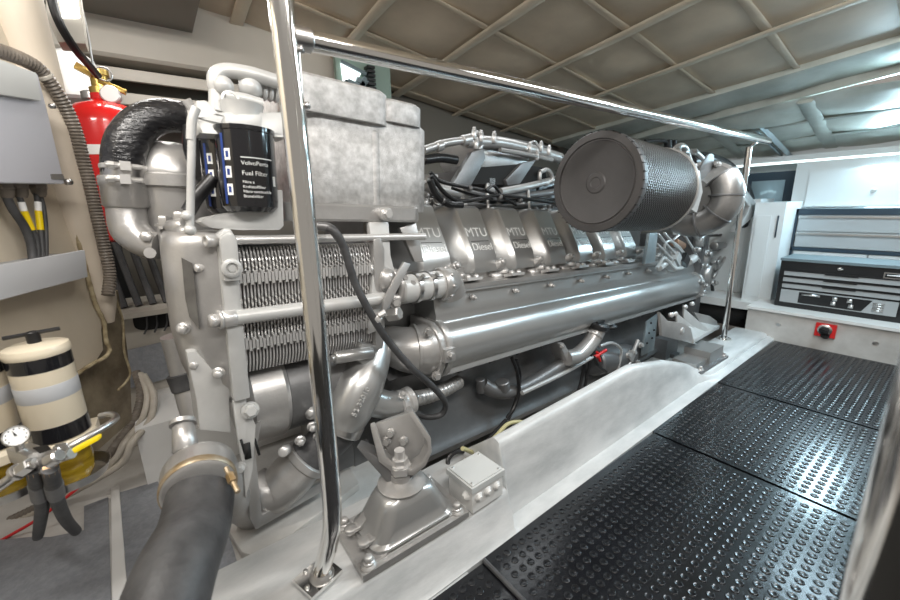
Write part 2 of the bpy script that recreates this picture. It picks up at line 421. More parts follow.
# ------------------------------------------------------------------ studded mats
def stud_mat(x0, x1, y0, y1, label):
    P = .032; cx, cy = (x0 + x1) / 2, (y0 + y1) / 2
    m = MB(); m.bx(x0, x1, y0, y1, -.012, .004, .003)
    nx = int((x1 - x0 - .02) / P); ny = int((y1 - y0 - .02) / P)
    for i in range(nx):
        for j in range(ny):
            x = cx + (i - (nx - 1) / 2) * P; y = cy + (j - (ny - 1) / 2) * P
            m.lathe((x, y, .003), (0, 0, 1), [(.0122, 0), (.0112, .0026), (.0096, .0034), (.0080, .0027), (0, .0027)], 10)
    o = m.build('rubber_mat', 'mat', loc=(cx, cy, 0), ang=60); tag(o, label, 'mat', 'studded walkway mats'); return o
for x0, x1, lb in ((-.42, .600, 'black studded rubber mat nearest the foot of the steel post'), (.610, 1.612, 'large black studded rubber mat beside the concave white bearer'),
                   (1.626, 2.362, 'black studded rubber mat in the middle of the walkway'), (2.376, 3.40, 'black studded rubber mat against the far step')):
    stud_mat(x0, x1, -.42, .688 + .018 * (x0 + x1) / 2, lb)
m = MB(); m.tube([(.606, .69, .010), (.606, .4, .010), (.606, 0, .010), (.606, -.4, .010)], .007, 8, 2); tag(m.build('mat_seam_strip', 'rubber'), 'black rubber strip along the nearest mat joint', 'strip')

# ================================================================== HANDRAILS
hr = thing('handrail', 'polished stainless steel handrail with two posts in front of the engine', 'handrail', (.2, .8, .14))
def HP(m, name, mt='steel', label=None, parent=None):
    m.xf(Matrix.Translation((-.2, -.8, -.14))); return m.build(name, mt, parent or hr, label)
PT = V((.250, .750, 0))
post_top = W(281, 0, 'Y', .74)
HP(MB().tube([V((.229, .75, 1.62)), V((.229, .75, 1.28)), V((.227, .75, .95)), V((.222, .752, .5)), V((.217, .755, .34)), V((.208, .775, .25)), V((.190, .800, .162))], .0205, 28, 8), 'post')
bp = HP(MB().box((.182, .806, .148), (.085, .075, .01), Matrix.Rotation(.3, 3, 'Z'), .003), 'base_plate')
mm = MB()
for a in (.5, 2.2, 3.7, 5.3): mm.cyl((.182 + .036 * math.cos(a), .806 + .032 * math.sin(a), .152), (.182 + .036 * math.cos(a), .806 + .032 * math.sin(a), .158), .0055, n=10, bev=.001)
mm.xf(Matrix.Translation((-.2, -.8, -.14))); split_parts(mm, 'screw', 'steel_dull', hr)
mm = MB(); mm.lathe((.190, .800, .150), (0, 0, 1), [(.030, 0), (.026, .010), (.0215, .016), (.019, .018)], 24); HP(mm, 'weld_collar', 'steel_dull')
rl, rr = V((.243, .750, 1.282)), W(768, 141, 'X', 3.30)
HP(MB().tube([rl, bez(rl, rr, .5), rr], [.0165, .0195, .021], 24, 4), 'rail')
HP(MB().cyl(rl - V((.004, 0, 0)), rl + V((.03, .0, .0)), .0195, n=24, bev=.003), 'rail_socket', 'steel_dull')
mm = MB()
for z in (1.262, 1.175): mm.cyl((.249, .742, z), (.253, .738, z), .006, n=10)
mm.xf(Matrix.Translation((-.2, -.8, -.14))); split_parts(mm, 'set_screw', 'steel_dull', hr)
pb = W(724, 338, 'Z', .05); pt = W(749, 147, 'X', pb.x)
HP(MB().tube([pb, bez(pb, pt, .5), pt], .0165, 20, 3), 'post')
HP(MB().tube([pt, pt + V((.0, -.03, .02)), W(762, 141, 'X', 3.25)], .010, 12, 5), 'rail_bracket')
HP(MB().lathe(V((pb.x, pb.y, .042)), (0, 0, 1), [(.045, 0), (.045, .006), (.02, .01), (.018, .03)], 24), 'base_plate')
nr = D(880, 600, .30)
m = MB(); m.tube([V((nr.x, nr.y, .0)), V((nr.x, nr.y, .5)), V((nr.x, nr.y, 1.6))], .0215, 32, 3)
np_ = thing('near_handrail_post', 'blurred steel handrail post right in front of the camera at the right edge', 'post', (nr.x, nr.y, 0))
m.xf(Matrix.Translation((-nr.x, -nr.y, 0))); m.build('post', 'steel', np_)
m = MB(); m.lathe((0, 0, .0), (0, 0, 1), [(.045, 0), (.045, .006), (.026, .01), (.0215, .03)], 24); m.build('base_plate', 'steel_dull', np_)

# ================================================================== ENGINE
EN = thing('marine_diesel_engine', 'large silver painted V12 marine diesel engine on the white bearers', 'engine', matrix=EMAT)
def P_(m, name, mt='silver', label=None, parent=EN, ang=35): return m.build(name, mt, parent, label, ang)
def ubox(m, u0, u1, v0, v1, w0, w1, bev=.004, seg=2): return m.bx(u0, u1, v0, v1, w0, w1, bev, seg)
def uext(m, prof, u0, u1, bev=0.): return m.prism([(u0, a, b) for a, b in prof], (u1 - u0, 0, 0), bev)

# block, sump
uext(mm := MB(), [(.20, .76), (.16, .44), (.10, .40), (.18, .38), (.22, .24), (.25, .15), (.30, .05), (.85, .05), (.95, .40), (1.05, .76)], .60, 3.3, .006)
P_(mm, 'crankcase', 'block')
m = MB(); rows = []
for u in (.62, .68, .8, 1.4, 2.4, 3.0, 3.1):
    k = .03 if u in (.62, 3.1) else 0
    rows.append([V((u, a + k, b)) for a, b in ((.20, .40), (.17, .30), (.145, .18), (.120, .06), (.098, .035), (.088, .018), (.10, -.0), (.14, -.05), (.3, -.14), (.5, -.14), (.5, .40))])
m.loft(rows); P_(m, 'oil_sump', 'block', 'grey sump with a long raised rib')
# coolant and exhaust manifold
prof = [(.20, .742), (.052, .742), (.042, .735), (.040, .716), (.060, .708), (.052, .668), (.040, .634), (.044, .612), (.036, .600), (.012, .590), (-.006, .572), (-.020, .545), (-.027, .51), (-.024, .47), (-.012, .442), (.004, .428), (.000, .418), (-.002, .408), (.012, .400), (.06, .395), (.2, .41)]
uext(mm := MB(), prof, .775, 3.39); P_(mm, 'manifold', 'silver_smooth', ang=50)
bm_ = MB()
for k in range(9):
    u = .965 + k * .262; bm_.cyl((u, .052, .690), (u, .032, .686), .012, n=16, bev=.003).hexbolt((u, .036, .687), (0, -1, -.1), .0075, .012)
split_parts(bm_, 'manifold_bolt', 'bolt', EN)
ubox(MB_ := MB(), .80, 3.38, .036, .2, .728, .745, .004); P_(MB_, 'manifold_flange', 'silver')
def end_cap(u0, u1):
    mm = MB()
    pr = [(.16, .625), (.03, .618), (-.010, .595), (-.034, .56), (-.042, .51), (-.038, .46), (-.020, .425), (.01, .400), (.16, .398)]
    mm.prism([(u0, a, b) for a, b in pr], (u1 - u0, 0, 0), .008, 3)
    return mm
mm = end_cap(.735, .762); P_(mm, 'end_flange')
mm = end_cap(.772, .800); P_(mm, 'end_flange')
mm = MB(); mm.tube([(.79, .07, .51), (.73, .06, .51), (.67, .09, .515), (.62, .16, .53)], [.098, .098, .085, .07], 26, 5); mm.lathe((.735, .06, .51), (1, 0, 0), [(.098, 0), (.106, .004), (.106, .014), (.098, .018)], 30); mm.lathe((.69, .075, .512), (1, -.35, 0), [(.088, 0), (.098, .004), (.098, .012), (.088, .016)], 30); ubox(mm, .742, .792, -.058, -.025, .485, .535, .006); mm.hexbolt((.766, -.057, .512), (0, -1, 0), .013, .014)
mm.hexbolt((.73, -.02, .43), (-.3, -1, 0), .014, .018).hexbolt((.70, -.01, .60), (-.3, -1, 0), .013, .016); P_(mm, 'end_cover_boss')
mm = end_cap(3.365, 3.40); mm.hexbolt((3.38, -.04, .52), (0, -1, 0), .016, .02); mm.hexbolt((3.38, -.02, .44), (0, -1, 0), .016, .02); P_(mm, 'end_flange')

# cylinder head covers with raised letters
FULL = [(.42, 1.05), (.262, 1.058), (.236, 1.046), (.150, .905), (.120, .852), (.104, .800), (.108, .775), (.42, .775)]
INS = [(.42, 1.02), (.34, 1.02), (.322, 1.01), (.262, .905), (.236, .852), (.224, .805), (.228, .775), (.42, .775)]
def covers():
    for k in range(7):
        u0 = .765 + .2645 * k
        mm = MB(); mm.loft([[V((u, a, b)) for a, b in pr] for u, pr in ((u0 - .085, INS), (u0 - .022, [(a + .022, b - .006) for a, b in FULL]), (u0 - .010, [(a + .008, b - .002) for a, b in FULL]), (u0 + .004, FULL), (u0 + .138, FULL), (u0 + .15, [(a + .014, b - .004) for a, b in FULL]), (u0 + .158, [(a + .04, b - .01) for a, b in FULL]))])
        c = P_(mm, 'head_cover', 'silver_smooth', ang=28)
        d = V((0, .150 - .236, .905 - 1.046)).normalized(); n = V((0, -d.z, d.y)); n = -n if n.y > 0 else n
        o = V((u0 + .068, .168, .930)) + n * .0012; upv = -d
        text('MTU', .062, 'letter', fmat(o + upv * .012, (1, 0, 0), upv), c, depth=.0016)
        d2 = V((0, .120 - .150, .852 - .905)).normalized(); n2 = V((0, d2.z, -d2.y)); n2 = -n2 if n2.y > 0 else n2
        text('Diesel', .048, 'letter', fmat(V((u0 + .074, .137, .880)) + n2 * .0012, (1, 0, 0), -d2), c, depth=.0016)
        b = MB().box(V((u0 + .07, .151, .9045)), (.105, .003, .004), None, 0); b.build('lettering', 'void', c)
covers()
# lumpy castings, studs and injector pipe stubs between and under the covers
mm = MB(); ubox(mm, .70, 3.3, .14, .9, .74, .80, .005); P_(mm, 'cylinder_head')
mm = MB(); rn = random.Random(3)
for k in range(8):
    u0 = .94 + .2645 * k - .03
    mm.cyl((u0, .19, .76), (u0, .085, .815), .017, n=14, bev=.003); mm.hexbolt((u0, .085, .815), (0, -1, .5), .013, .014)
    mm.cyl((u0 + .035, .16, .755), (u0 + .035, .08, .775), .012, n=12); mm.hexbolt((u0 + .05, .085, .765), (0, -1, .3), .009, .012)
    mm.box((u0 + .01, .13, .755), (.07, .07, .022), Matrix.Rotation(.3, 3, 'X'), .005)
split_parts(mm, 'head_stud', 'bolt', EN)
for k in range(7):
    u0 = .995 + .2645 * k; mm = MB(); mm.box((u0 - .02, .065, .757), (.085, .05, .012), Matrix.Rotation(-.25, 3, 'X'), .004); mm.sphere((u0 - .04, .062, .766), .013).sphere((u0 + .005, .062, .766), .013)
    P_(mm, 'manifold_clamp', 'bolt')

# valley of the V: intake housing, rails, brackets, pipes
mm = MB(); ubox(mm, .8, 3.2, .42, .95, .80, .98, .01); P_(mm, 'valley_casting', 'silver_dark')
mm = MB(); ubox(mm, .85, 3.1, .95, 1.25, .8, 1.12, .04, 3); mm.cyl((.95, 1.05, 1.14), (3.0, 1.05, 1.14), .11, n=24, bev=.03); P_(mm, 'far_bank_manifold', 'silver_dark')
mm = MB(); q = [E(x, y, .46) for x, y in ((474, 142), (492, 140), (528, 148), (530, 164), (512, 170), (482, 172), (476, 160))]; mm.prism(q, (0, .30, 0), .006); P_(mm, 'charge_air_housing', 'silver')
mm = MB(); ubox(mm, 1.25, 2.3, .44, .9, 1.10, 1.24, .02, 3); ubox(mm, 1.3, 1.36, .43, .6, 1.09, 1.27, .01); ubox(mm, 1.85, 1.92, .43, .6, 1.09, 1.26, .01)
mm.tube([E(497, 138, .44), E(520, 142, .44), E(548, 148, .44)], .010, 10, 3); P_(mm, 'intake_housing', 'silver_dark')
mm = MB()
q = [E(430, 196, .38), E(448, 192, .38), E(472, 152, .38), E(484, 148, .38), E(486, 158, .38), E(480, 170, .38), E(460, 206, .38), E(447, 206, .38)]
mm.prism(q, (0, .035, 0), .006); P_(mm, 'lifting_bracket', 'silver_dark')
mm = MB(); q = [E(506, 180, .38), E(522, 163, .38), E(536, 160, .38), E(520, 184, .38), E(508, 186, .38)]; mm.prism(q, (0, .03, 0), .005); P_(mm, 'lifting_bracket', 'silver_dark')
mm = MB(); mm.tube([E(424, 150, .42), E(445, 143, .42), E(466, 140, .42)], .017, 14, 3); mm.cyl(E(436, 147, .42), E(442, 145, .42), .024, n=14, bev=.003); mm.cyl(E(462, 141, .42), E(470, 139, .42), .026, n=14, bev=.003)
mm.tube([E(470, 139, .42), E(476, 133, .42), E(482, 142, .42), E(478, 150, .42)], .014, 12, 5); P_(mm, 'coolant_vent_pipe')
mm = MB()
for a, b in ((.86, 1.12), (.905, 1.135), (1.30, 1.15), (1.62, 1.14), (1.9, 1.14), (2.2, 1.14)):
    mm.tube([(a, .30, 1.02), (a + .01, .33, b), (a + .09, .40, b + .02), (a + .13, .46, b - .06)], .008, 8, 5)
split_parts(mm, 'fuel_pipe', 'bolt', EN)
mm = MB(); rn = random.Random(11)
for k in range(26):
    u = .90 + rn.random() * 1.35; w = 1.04 + rn.random() * .05; v = .33 + rn.random() * .12
    mm.hexbolt((u, v, w), (rn.uniform(-.3, .3), -.6, .8), .014 + rn.random() * .01, .02)
    mm.cyl((u, v + .01, w - .06), (u, v, w), .012 + rn.random() * .012, n=12)
split_parts(mm, 'fuel_fitting', 'silver', EN)
mm = MB(); mm.tube([E(465, 190, .36), E(500, 198, .36), E(555, 192, .36)], .02, 12, 3); mm.tube([E(455, 203, .34), E(500, 207, .34), E(560, 203, .34)], .014, 12, 3); P_(mm, 'fuel_rail', 'silver_dark')
mm = MB(); mm.tube([E(466, 142, .43), E(500, 143, .43), E(535, 151, .43), E(560, 158, .43)], .030, 14, 4); mm.tube([E(500, 150, .40), E(530, 155, .40), E(552, 160, .40)], .012, 10, 3)
mm.bx(*[x for x in (1.02, 1.06, .40, .46, 1.13, 1.20)], .004); mm.bx(1.40, 1.44, .40, .46, 1.14, 1.21, .004); P_(mm, 'fuel_return_rail', 'silver')
mm = MB(); mm.prism([E(x, y, .40) for x, y in ((470, 168), (522, 164), (545, 168), (548, 186), (470, 184))], (0, .02, 0)); P_(mm, 'shadow_gap', 'void')  # black plate paints in the shade under the housing
mm = MB(); mm.tube([E(540, 172, .36), E(548, 170, .36), E(552, 178, .36), E(546, 184, .36), E(540, 180, .36), E(540, 172, .36)], .012, 10, 5); P_(mm, 'lifting_eye', 'silver')
mm = MB(); mm.tube([E(424, 184, .38), E(440, 190, .38), E(470, 196, .40)], .03, 14, 4); mm.tube([E(500, 192, .34), E(530, 186, .36), E(560, 178, .38)], .02, 12, 4); P_(mm, 'coolant_pipe', 'silver')
# fittings on top right of the valley
mm = MB()
for x, y in ((474, 133), (481, 136), (476, 143), (494, 137), (530, 147), (541, 146), (549, 150), (537, 155)):
    p = E(x, y, .4); mm.cyl(p - V((0, 0, .03)), p + V((0, 0, .012)), .012, n=12, bev=.003); mm.hexbolt(p + V((0, 0, .012)), (0, 0, 1), .009, .012)
mm.tube([E(526, 150, .4), E(534, 141, .4), E(541, 150, .4)], .005, 8, 6)
split_parts(mm, 'sensor_fitting', 'bolt', EN)
m = MB(); 
for pts, r in (([(424, 160), (440, 158), (456, 160)], .022), ([(530, 184), (545, 180), (560, 176)], .016), ([(536, 194), (550, 190), (566, 186)], .016)):
    m.tube([E(x, y, .42) for x, y in pts], r, 10, 4, ribs=.014)
split_parts(m, 'corrugated_sleeve', 'black', EN)
# cables over the covers
wl = []
for pts, r, v in (([(430, 172), (440, 181), (460, 186), (486, 191), (500, 197), (515, 200), (560, 199)], .0085, .27), ([(431, 176), (446, 194), (460, 201), (480, 199), (500, 195), (528, 199), (556, 203)], .0095, .25),
               ([(430, 180), (436, 194), (448, 204), (462, 205)], .015, .24), ([(486, 190), (494, 186), (503, 197), (516, 205)], .007, .25), ([(452, 188), (470, 194), (492, 199)], .007, .3)):
    m = MB().tube([E(x, y, v) for x, y in pts], r, 10, 6); P_(m, 'wiring_loom', 'black')
mm = MB()
for p in (E(470, 188, .262), E(500, 197, .245), E(520, 200, .25), (E(443, 200, .235))): mm.lathe(p - V((.006, 0, 0)), (1, .1, -.2), [(.014, 0), (.014, .012)], 12)
split_parts(mm, 'cable_tie', 'silver_dark', EN)

# ---- expansion tank
mm = MB()
def rrect(u0, u1, v0, v1, w, r, n=6):
    out = []
    for cx, cy, a0 in ((u1 - r, v1 - r, 0), (u0 + r, v1 - r, 90), (u0 + r, v0 + r, 180), (u1 - r, v0 + r, 270)):
        for k in range(n + 1): a = math.radians(a0 + 90 * k / n); out.append(V((cx + r * math.cos(a), cy + r * math.sin(a), w)))
    return out
mm.loft([rrect(.300, .775, .075, .60, 1.02, .07), rrect(.295, .780, .07, .61, 1.05, .08), rrect(.290, .785, .07, .62, 1.12, .09), rrect(.288, .785, .07, .62, 1.30, .09), rrect(.31, .74, .09, .60, 1.335, .08), rrect(.35, .70, .13, .56, 1.35, .06)])
tk = P_(mm, 'expansion_tank', 'cast', 'rough cast box with a stepped lid band', ang=60)
mm = MB(); mm.loft([rrect(.275, .60, .050, .60, 1.285, .05), rrect(.275, .60, .048, .60, 1.29, .05), rrect(.275, .60, .048, .60, 1.375, .05), rrect(.285, .59, .06, .59, 1.385, .045)])
mm.loft([rrect(.56, .735, .055, .60, 1.30, .05), rrect(.56, .735, .053, .60, 1.305, .05), rrect(.56, .735, .053, .60, 1.36, .05), rrect(.57, .725, .065, .59, 1.37, .045)])
P_(mm, 'lid_band', 'cast', parent=tk, ang=50)
for z in (1.06, 1.16): pass
mm = MB(); mm.cyl((.55, .088, 1.03), (.55, .088, 1.27), .022, n=16, bev=.006); P_(mm, 'corner_rib', 'cast', parent=tk)
mm = MB(); mm.loft([rrect(.25, .70, .03, .55, .985, .035), rrect(.25, .70, .025, .55, .992, .035), rrect(.25, .70, .025, .55, 1.03, .035), rrect(.25, .70, .035, .55, 1.037, .03)]); P_(mm, 'tank_flange', 'silver')
mm = MB(); mm.cyl((.545, .03, 1.01), (.545, -.004, 1.01), .021, n=20, bev=.004).cyl((.545, -.004, 1.01), (.545, -.014, 1.01), .013, n=6); P_(mm, 'flange_bolt', 'bolt')
mm = MB(); q = [E(369, 222, .02), E(389, 222, .02), E(391, 255, .01), E(396, 275, 0), E(394, 300, 0), E(380, 330, 0), E(368, 335, 0), E(372, 290, .0), E(373, 255, .01)]
mm.prism(q, (0, .025, 0), .006); P_(mm, 'support_arm', 'lightgrey')
mm = MB(); mm.prism([E(400, 228, .05), E(416, 222, .05), E(424, 262, .03), E(415, 262, .03)], (0, .02, 0), .004)
mm.prism([E(404, 262, -.03), E(411, 264, -.03), E(390, 305, -.05), E(382, 318, -.05), E(384, 300, -.05)], (0, .012, 0), .003); P_(mm, 'support_strut')
mm = MB(); mm.tube([E(384, 283, .03), E(392, 272, .03), E(402, 285, .0), E(400, 298, .0), E(384, 296, .02)], .018, 12, 5); mm.sphere(E(386, 280, .01), .035, (1, 1, 1.2))
mm.hexbolt(E(395, 303, -.03), (-.3, -1, .2), .014, .016).cyl(E(388, 315, -.01), E(400, 313, -.05), .023, n=6, bev=.004).hexbolt(E(404, 278, .0), (-.2, -1, .2), .010, .012).hexbolt(E(412, 283, -.01), (-.2, -1, .2), .010, .012)
P_(mm, 'outlet_elbow')
# hose coupling into the manifold
cc0, cc1 = E(398, 290, .02), E(441, 284, .02)
mm = MB(); mm.cyl(cc0, cc1, .050, n=28, bev=.006); P_(mm, 'manifold_coupling', 'lightgrey')
ax_ = (cc1 - cc0)
for t in (.30, .62):
    p = cc0 + ax_ * t; mm = MB(); mm.lathe(p, ax_, [(.051, 0), (.0545, .002), (.0545, .016), (.051, .018)], 28); mm.cyl(p + V((.006, -.045, .035)), p + V((.008, -.06, .05)), .008, n=8).cyl(p + V((.0, -.052, .042)), p + V((.035, -.052, .042)), .005, n=8); P_(mm, 'hose_clamp', 'steel_dull')
mm = MB(); mm.lathe(cc1 - ax_.normalized() * .012, ax_, [(.058, 0), (.062, .006), (.062, .03), (.058, .036)], 28); mm.tube([cc1, cc1 + V((.05, .02, -.0)), cc1 + V((.08, .03, -.05))], .055, 18, 5)
for k in range(9): a = k * .7; mm.sphere(cc1 + V((.012, -.06 * math.cos(a), .06 * math.sin(a))), .008, n=8)
P_(mm, 'manifold_inlet')

# ---- plate heat exchanger
N_ = 44; u0, u1 = .110, .494
mm = MB(); mm.bm.loops.layers.uv.verify()
for k in range(N_):
    u = u0 + (u1 - u0) * (k + .5) / N_; ph = PI * (k % 2)
    pts = []; w = .575
    while w <= .9201:
        amp = 0
        if .845 < w: amp = .0032 * math.sin((w - .845) * 2 * PI / .018 + ph)
        elif .69 < w < .79: amp = .003 * math.sin(w * 2 * PI / .022 + ph)
        base = .018 + .02 * max(0, (w - .87) / .05) ** 1.5 + .02 * max(0, (.62 - w) / .045) ** 1.5
        pts.append((base - amp, w)); w += .0055
    pr = [V((u - .0021, a, b)) for a, b in pts] + [V((u - .0021, .06, .92)), V((u - .0021, .06, .575))]
    mm.prism(pr, (.0042, 0, 0))
    du = .0012
    for (wa, wb) in ((.822, .858), (.645, .680)):
        mm.bx(u - .0034, u + .0034, .001, .02, wa + (.0 if k % 2 else .006), wb - (.006 if k % 2 else .0), .0)
P_(mm, 'cooler_plate_pack', 'bolt', 'tightly stacked thin metal plates with a toothed pattern', ang=25)
mm = MB(); ubox(mm, .12, .50, .05, .34, .57, .925, .0); P_(mm, 'cooler_core', 'silver_dark')
mm = MB(); mm.cyl((.06, .012, .937), (.70, .012, .937), .0115, n=18); P_(mm, 'tie_rod', 'bolt')
mm = MB(); mm.cyl((.06, -.012, .744), (.52, -.012, .744), .0195, n=22, bev=.002); P_(mm, 'tie_rod', 'lightgrey')
# end frame: front post with lug, domed cover, fixings
mm = MB(); mm.prism([V((.062, -.014, w)) for w in (.515,)] and [V((.068, -.014, .52)), V((.068, -.014, .95)), V((.085, -.014, .965)), V((.100, -.014, .965)), V((.108, -.014, .945)), V((.108, -.014, .52))], (0, .05, 0), .006)
P_(mm, 'cooler_end_frame', 'lightgrey')
mm = MB(); mm.prism([V((.070, -.034, .84)), V((.070, -.034, .945)), V((.085, -.034, .957)), V((.100, -.034, .957)), V((.108, -.034, .94)), V((.108, -.034, .84))], (0, .03, 0), .006)
mm.lathe((.089, -.034, .872), (0, -1, 0), [(.023, 0), (.023, .005), (.018, .008), (.0135, .008), (.0135, .003), (.009, .003), (.008, .007), (0, .007)], 24); P_(mm, 'end_frame_lug', 'lightgrey')
mm = MB(); mm.socket((.066, -.005, .937), (-1, -.25, 0), .0155, .024).hexbolt((.058, -.012, .744), (-1, -.2, 0), .018, .020); mm.cyl((.058, -.012, .744), (.095, -.012, .744), .0215, n=22, bev=.004)
mm.cyl((.04, .03, .87), (.02, .02, .87), .010, n=12, bev=.003)
for p in ((.045, .06, .915), (-.015, .05, .72), (.0, .045, .625), (.045, .01, .60)): mm.hexbolt(p, (-.4, -1, 0), .0115, .015)
split_parts(mm, 'frame_nut', 'bolt', EN)
rows = []
for w, ul, k in ((.50, .02, .03), (.56, -.005, .01), (.62, -.022, 0), (.70, -.033, 0), (.80, -.034, 0), (.92, -.032, 0), (.945, -.026, .006), (.955, -.02, .02)):
    rows.append([V((ul + .02, .34, w)), V((ul, .20, w)), V((ul - .004, .09 + k, w)), V((ul + .012, .055 + k, w)), V((ul + .04, .038 + k, w)), V((.07, .004 + k, w)), V((.10, .004 + k, w)), V((.11, .34, w))])
mm = MB(); mm.loft(rows); P_(mm, 'cooler_end_cover', 'silver', 'light grey cast end cover', ang=40)
# nameplate slot
mm = MB(); q = [E(x, y, .03) for x, y in ((182, 258), (192, 263), (199, 329), (190, 318), (186, 300))]; mm.prism([V((a.x, .008 + max(0, .04 - a.x) * .62, a.z)) for a in q], (0, .02, 0), .0); P_(mm, 'nameplate', 'label', 'dark slotted nameplate')
# skirt under the cover
mm = MB(); q = [E(186, 352, .03), E(196, 350, .03), E(214, 372, .02), E(236, 360, .01), E(246, 398, .0), E(232, 402, .0), E(234, 438, .0), E(200, 432, .02), E(196, 400, .03)]
mm.prism([V((a.x, .03, a.z)) for a in q], (0, .20, 0), .006); P_(mm, 'skirt_panel', 'lightgrey')
mm = MB(); mm.tube([E(176, 335, .2), E(180, 350, .2), E(186, 375, .2), E(192, 400, .18), E(200, 425, .16)], .038, 18, 5); P_(mm, 'drain_pipe', 'silver')
mm = MB(); a, b = E(183, 372, .2), E(189, 388, .19); mm.cyl(a, b, .042, n=20, bev=.003); P_(mm, 'drain_sleeve', 'rubber')
# right end of the cooler
mm = MB(); mm.prism([V((.495, .0, .57)), V((.495, .0, .93)), V((.52, .0, .94)), V((.535, .0, .90)), V((.53, .0, .62)), V((.52, .0, .57))], (0, .3, 0), .005); P_(mm, 'cooler_back_frame', 'silver')

# ---- lower canister under the cooler
mm = MB(); mm.lathe((.115, .16, .448), (1, 0, 0), [(.10, -.02), (.128, 0), (.137, .012), (.139, .10), (.132, .108), (.13, .112)], 40); P_(mm, 'canister_band', 'silver')
mm = MB(); mm.lathe((.22, .16, .445), (1, 0, 0), [(.12, 0), (.128, .01), (.128, .28), (.10, .31)], 40); P_(mm, 'oil_cooler_canister', 'silver_dark')
mm = MB(); mm.prism([E(233, 402, 0), E(246, 398, 0), E(249, 412, 0), E(256, 425, -.01), E(253, 470, -.01), E(246, 500, -.01), E(243, 470, 0), E(238, 440, 0)], (0, .02, 0), .004); mm.hexbolt(E(250, 410, -.005), (0, -1, .2), .017, .016).hexbolt(E(240, 467, .0), (-.3, -1, 0), .012, .014)
P_(mm, 'canister_strap', 'lightgrey')
mm = MB(); mm.bx(.080, .096, -.02, -.012, .395, .35, .0); 
for x in (243, 257):
    p = E(x, 447, -.0); mm.box(p, (.006, .01, .05), Matrix.Rotation(-.15, 3, 'Y'))
split_parts(mm, 'strap_slot', 'void', EN)

# ---- thermostat elbow casting
mm = MB()
mm.tube([E(374, 340, .10), E(370, 362, .06), E(360, 386, .03), E(350, 408, .02), E(341, 426, .03)], [.062, .068, .078, .076, .066], 28, 6)
mm.tube([E(358, 396, .03), E(382, 404, .03), E(400, 403, .02)], [.050, .050, .042], 22, 4)
mm.cyl(E(334, 358, .0), E(372, 352, .0), .020, n=18, bev=.004); mm.cyl(E(334, 358, 0), E(331, 359, -.002), .011, n=12)
mm.prism([E(362, 343, .0), E(378, 346, .0), E(372, 372, .0), E(356, 360, .0)], (0, .04, 0), .008)
P_(mm, 'thermostat_elbow', 'silver_smooth', ang=50)
mm = MB(); p0, p1 = E(345, 419, .03), E(339, 431, .03); mm.cyl(p0, p1, .072, n=30, bev=.004); P_(mm, 'hose_clamp', 'steel_dull')
mm = MB(); p = E(358, 400, .0) + V((0, -.052, 0)); 
text('52 32010', .026, 'bolt', fmat(E(361, 402, -.058), E(371, 382, -.058) - E(352, 420, -.058), V((-1, 0, .5))), EN, 'casting_number', depth=.003)
mm = MB(); a, b = E(398, 405, .02), E(414, 398, .02); mm.lathe(a, b - a, [(.044, 0), (.050, .006), (.050, .02), (.044, .03), (.050, .036), (.050, .055), (.040, .06)], 24); mm.hexbolt(E(402, 396, -.02), (0, -.6, 1), .010, .014); P_(mm, 'hose_coupling', 'bolt')
mm = MB(); mm.tube([E(412, 399, .03), E(428, 396, .05), E(444, 390, .07), E(458, 382, .10)], .030, 20, 6, ribs=.022); P_(mm, 'ribbed_hose', 'silver')
mm = MB(); mm.tube([E(341, 428, .04), E(322, 446, .05), E(304, 460, .06)], .064, 26, 6); P_(mm, 'rubber_elbow_hose', 'rubber')
mm = MB(); mm.tube([E(306, 458, .06), E(292, 475, .07), E(276, 490, .08), E(264, 492, .09), E(252, 484, .12)], [.066, .072, .068, .060, .056], 28, 6)
mm.lathe(E(309, 456, .058), E(292, 475, .07) - E(309, 456, .058), [(.068, 0), (.074, .004), (.074, .024), (.068, .03)], 28); P_(mm, 'coolant_pump_elbow', 'silver')
mm = MB(); mm.cyl(E(287, 449, .04), E(283, 452, .0), .016, n=10, bev=.003); mm.sphere(E(311, 414, .02), .017); mm.cyl(E(309, 416, .02), E(313, 410, .0), .012, n=10)
for x, y in ((300, 440), (318, 436), (312, 426)): mm.hexbolt(E(x, y, .03), (-.2, -1, 0), .012, .018)
split_parts(mm, 'drain_plug', 'bolt', EN)
mm = MB(); mm.prism([E(246, 430, .02), E(262, 420, .02), E(256, 455, .02), E(262, 515, .02), E(330, 478, .06), E(332, 486, .06), E(256, 530, .02), E(250, 520, .02), E(247, 470, .02)], (0, .014, 0), .003); P_(mm, 'support_bracket', 'silver')
mm = MB(); mm.box(E(340, 452, .16), (.10, .02, .14), None, .004); mm.box(E(375, 440, .22), (.20, .03, .30), None, .006)
mm.hexbolt(E(365, 443, .12), (-.2, -1, 0), .012, .014); P_(mm, 'pump_housing', 'silver_dark')

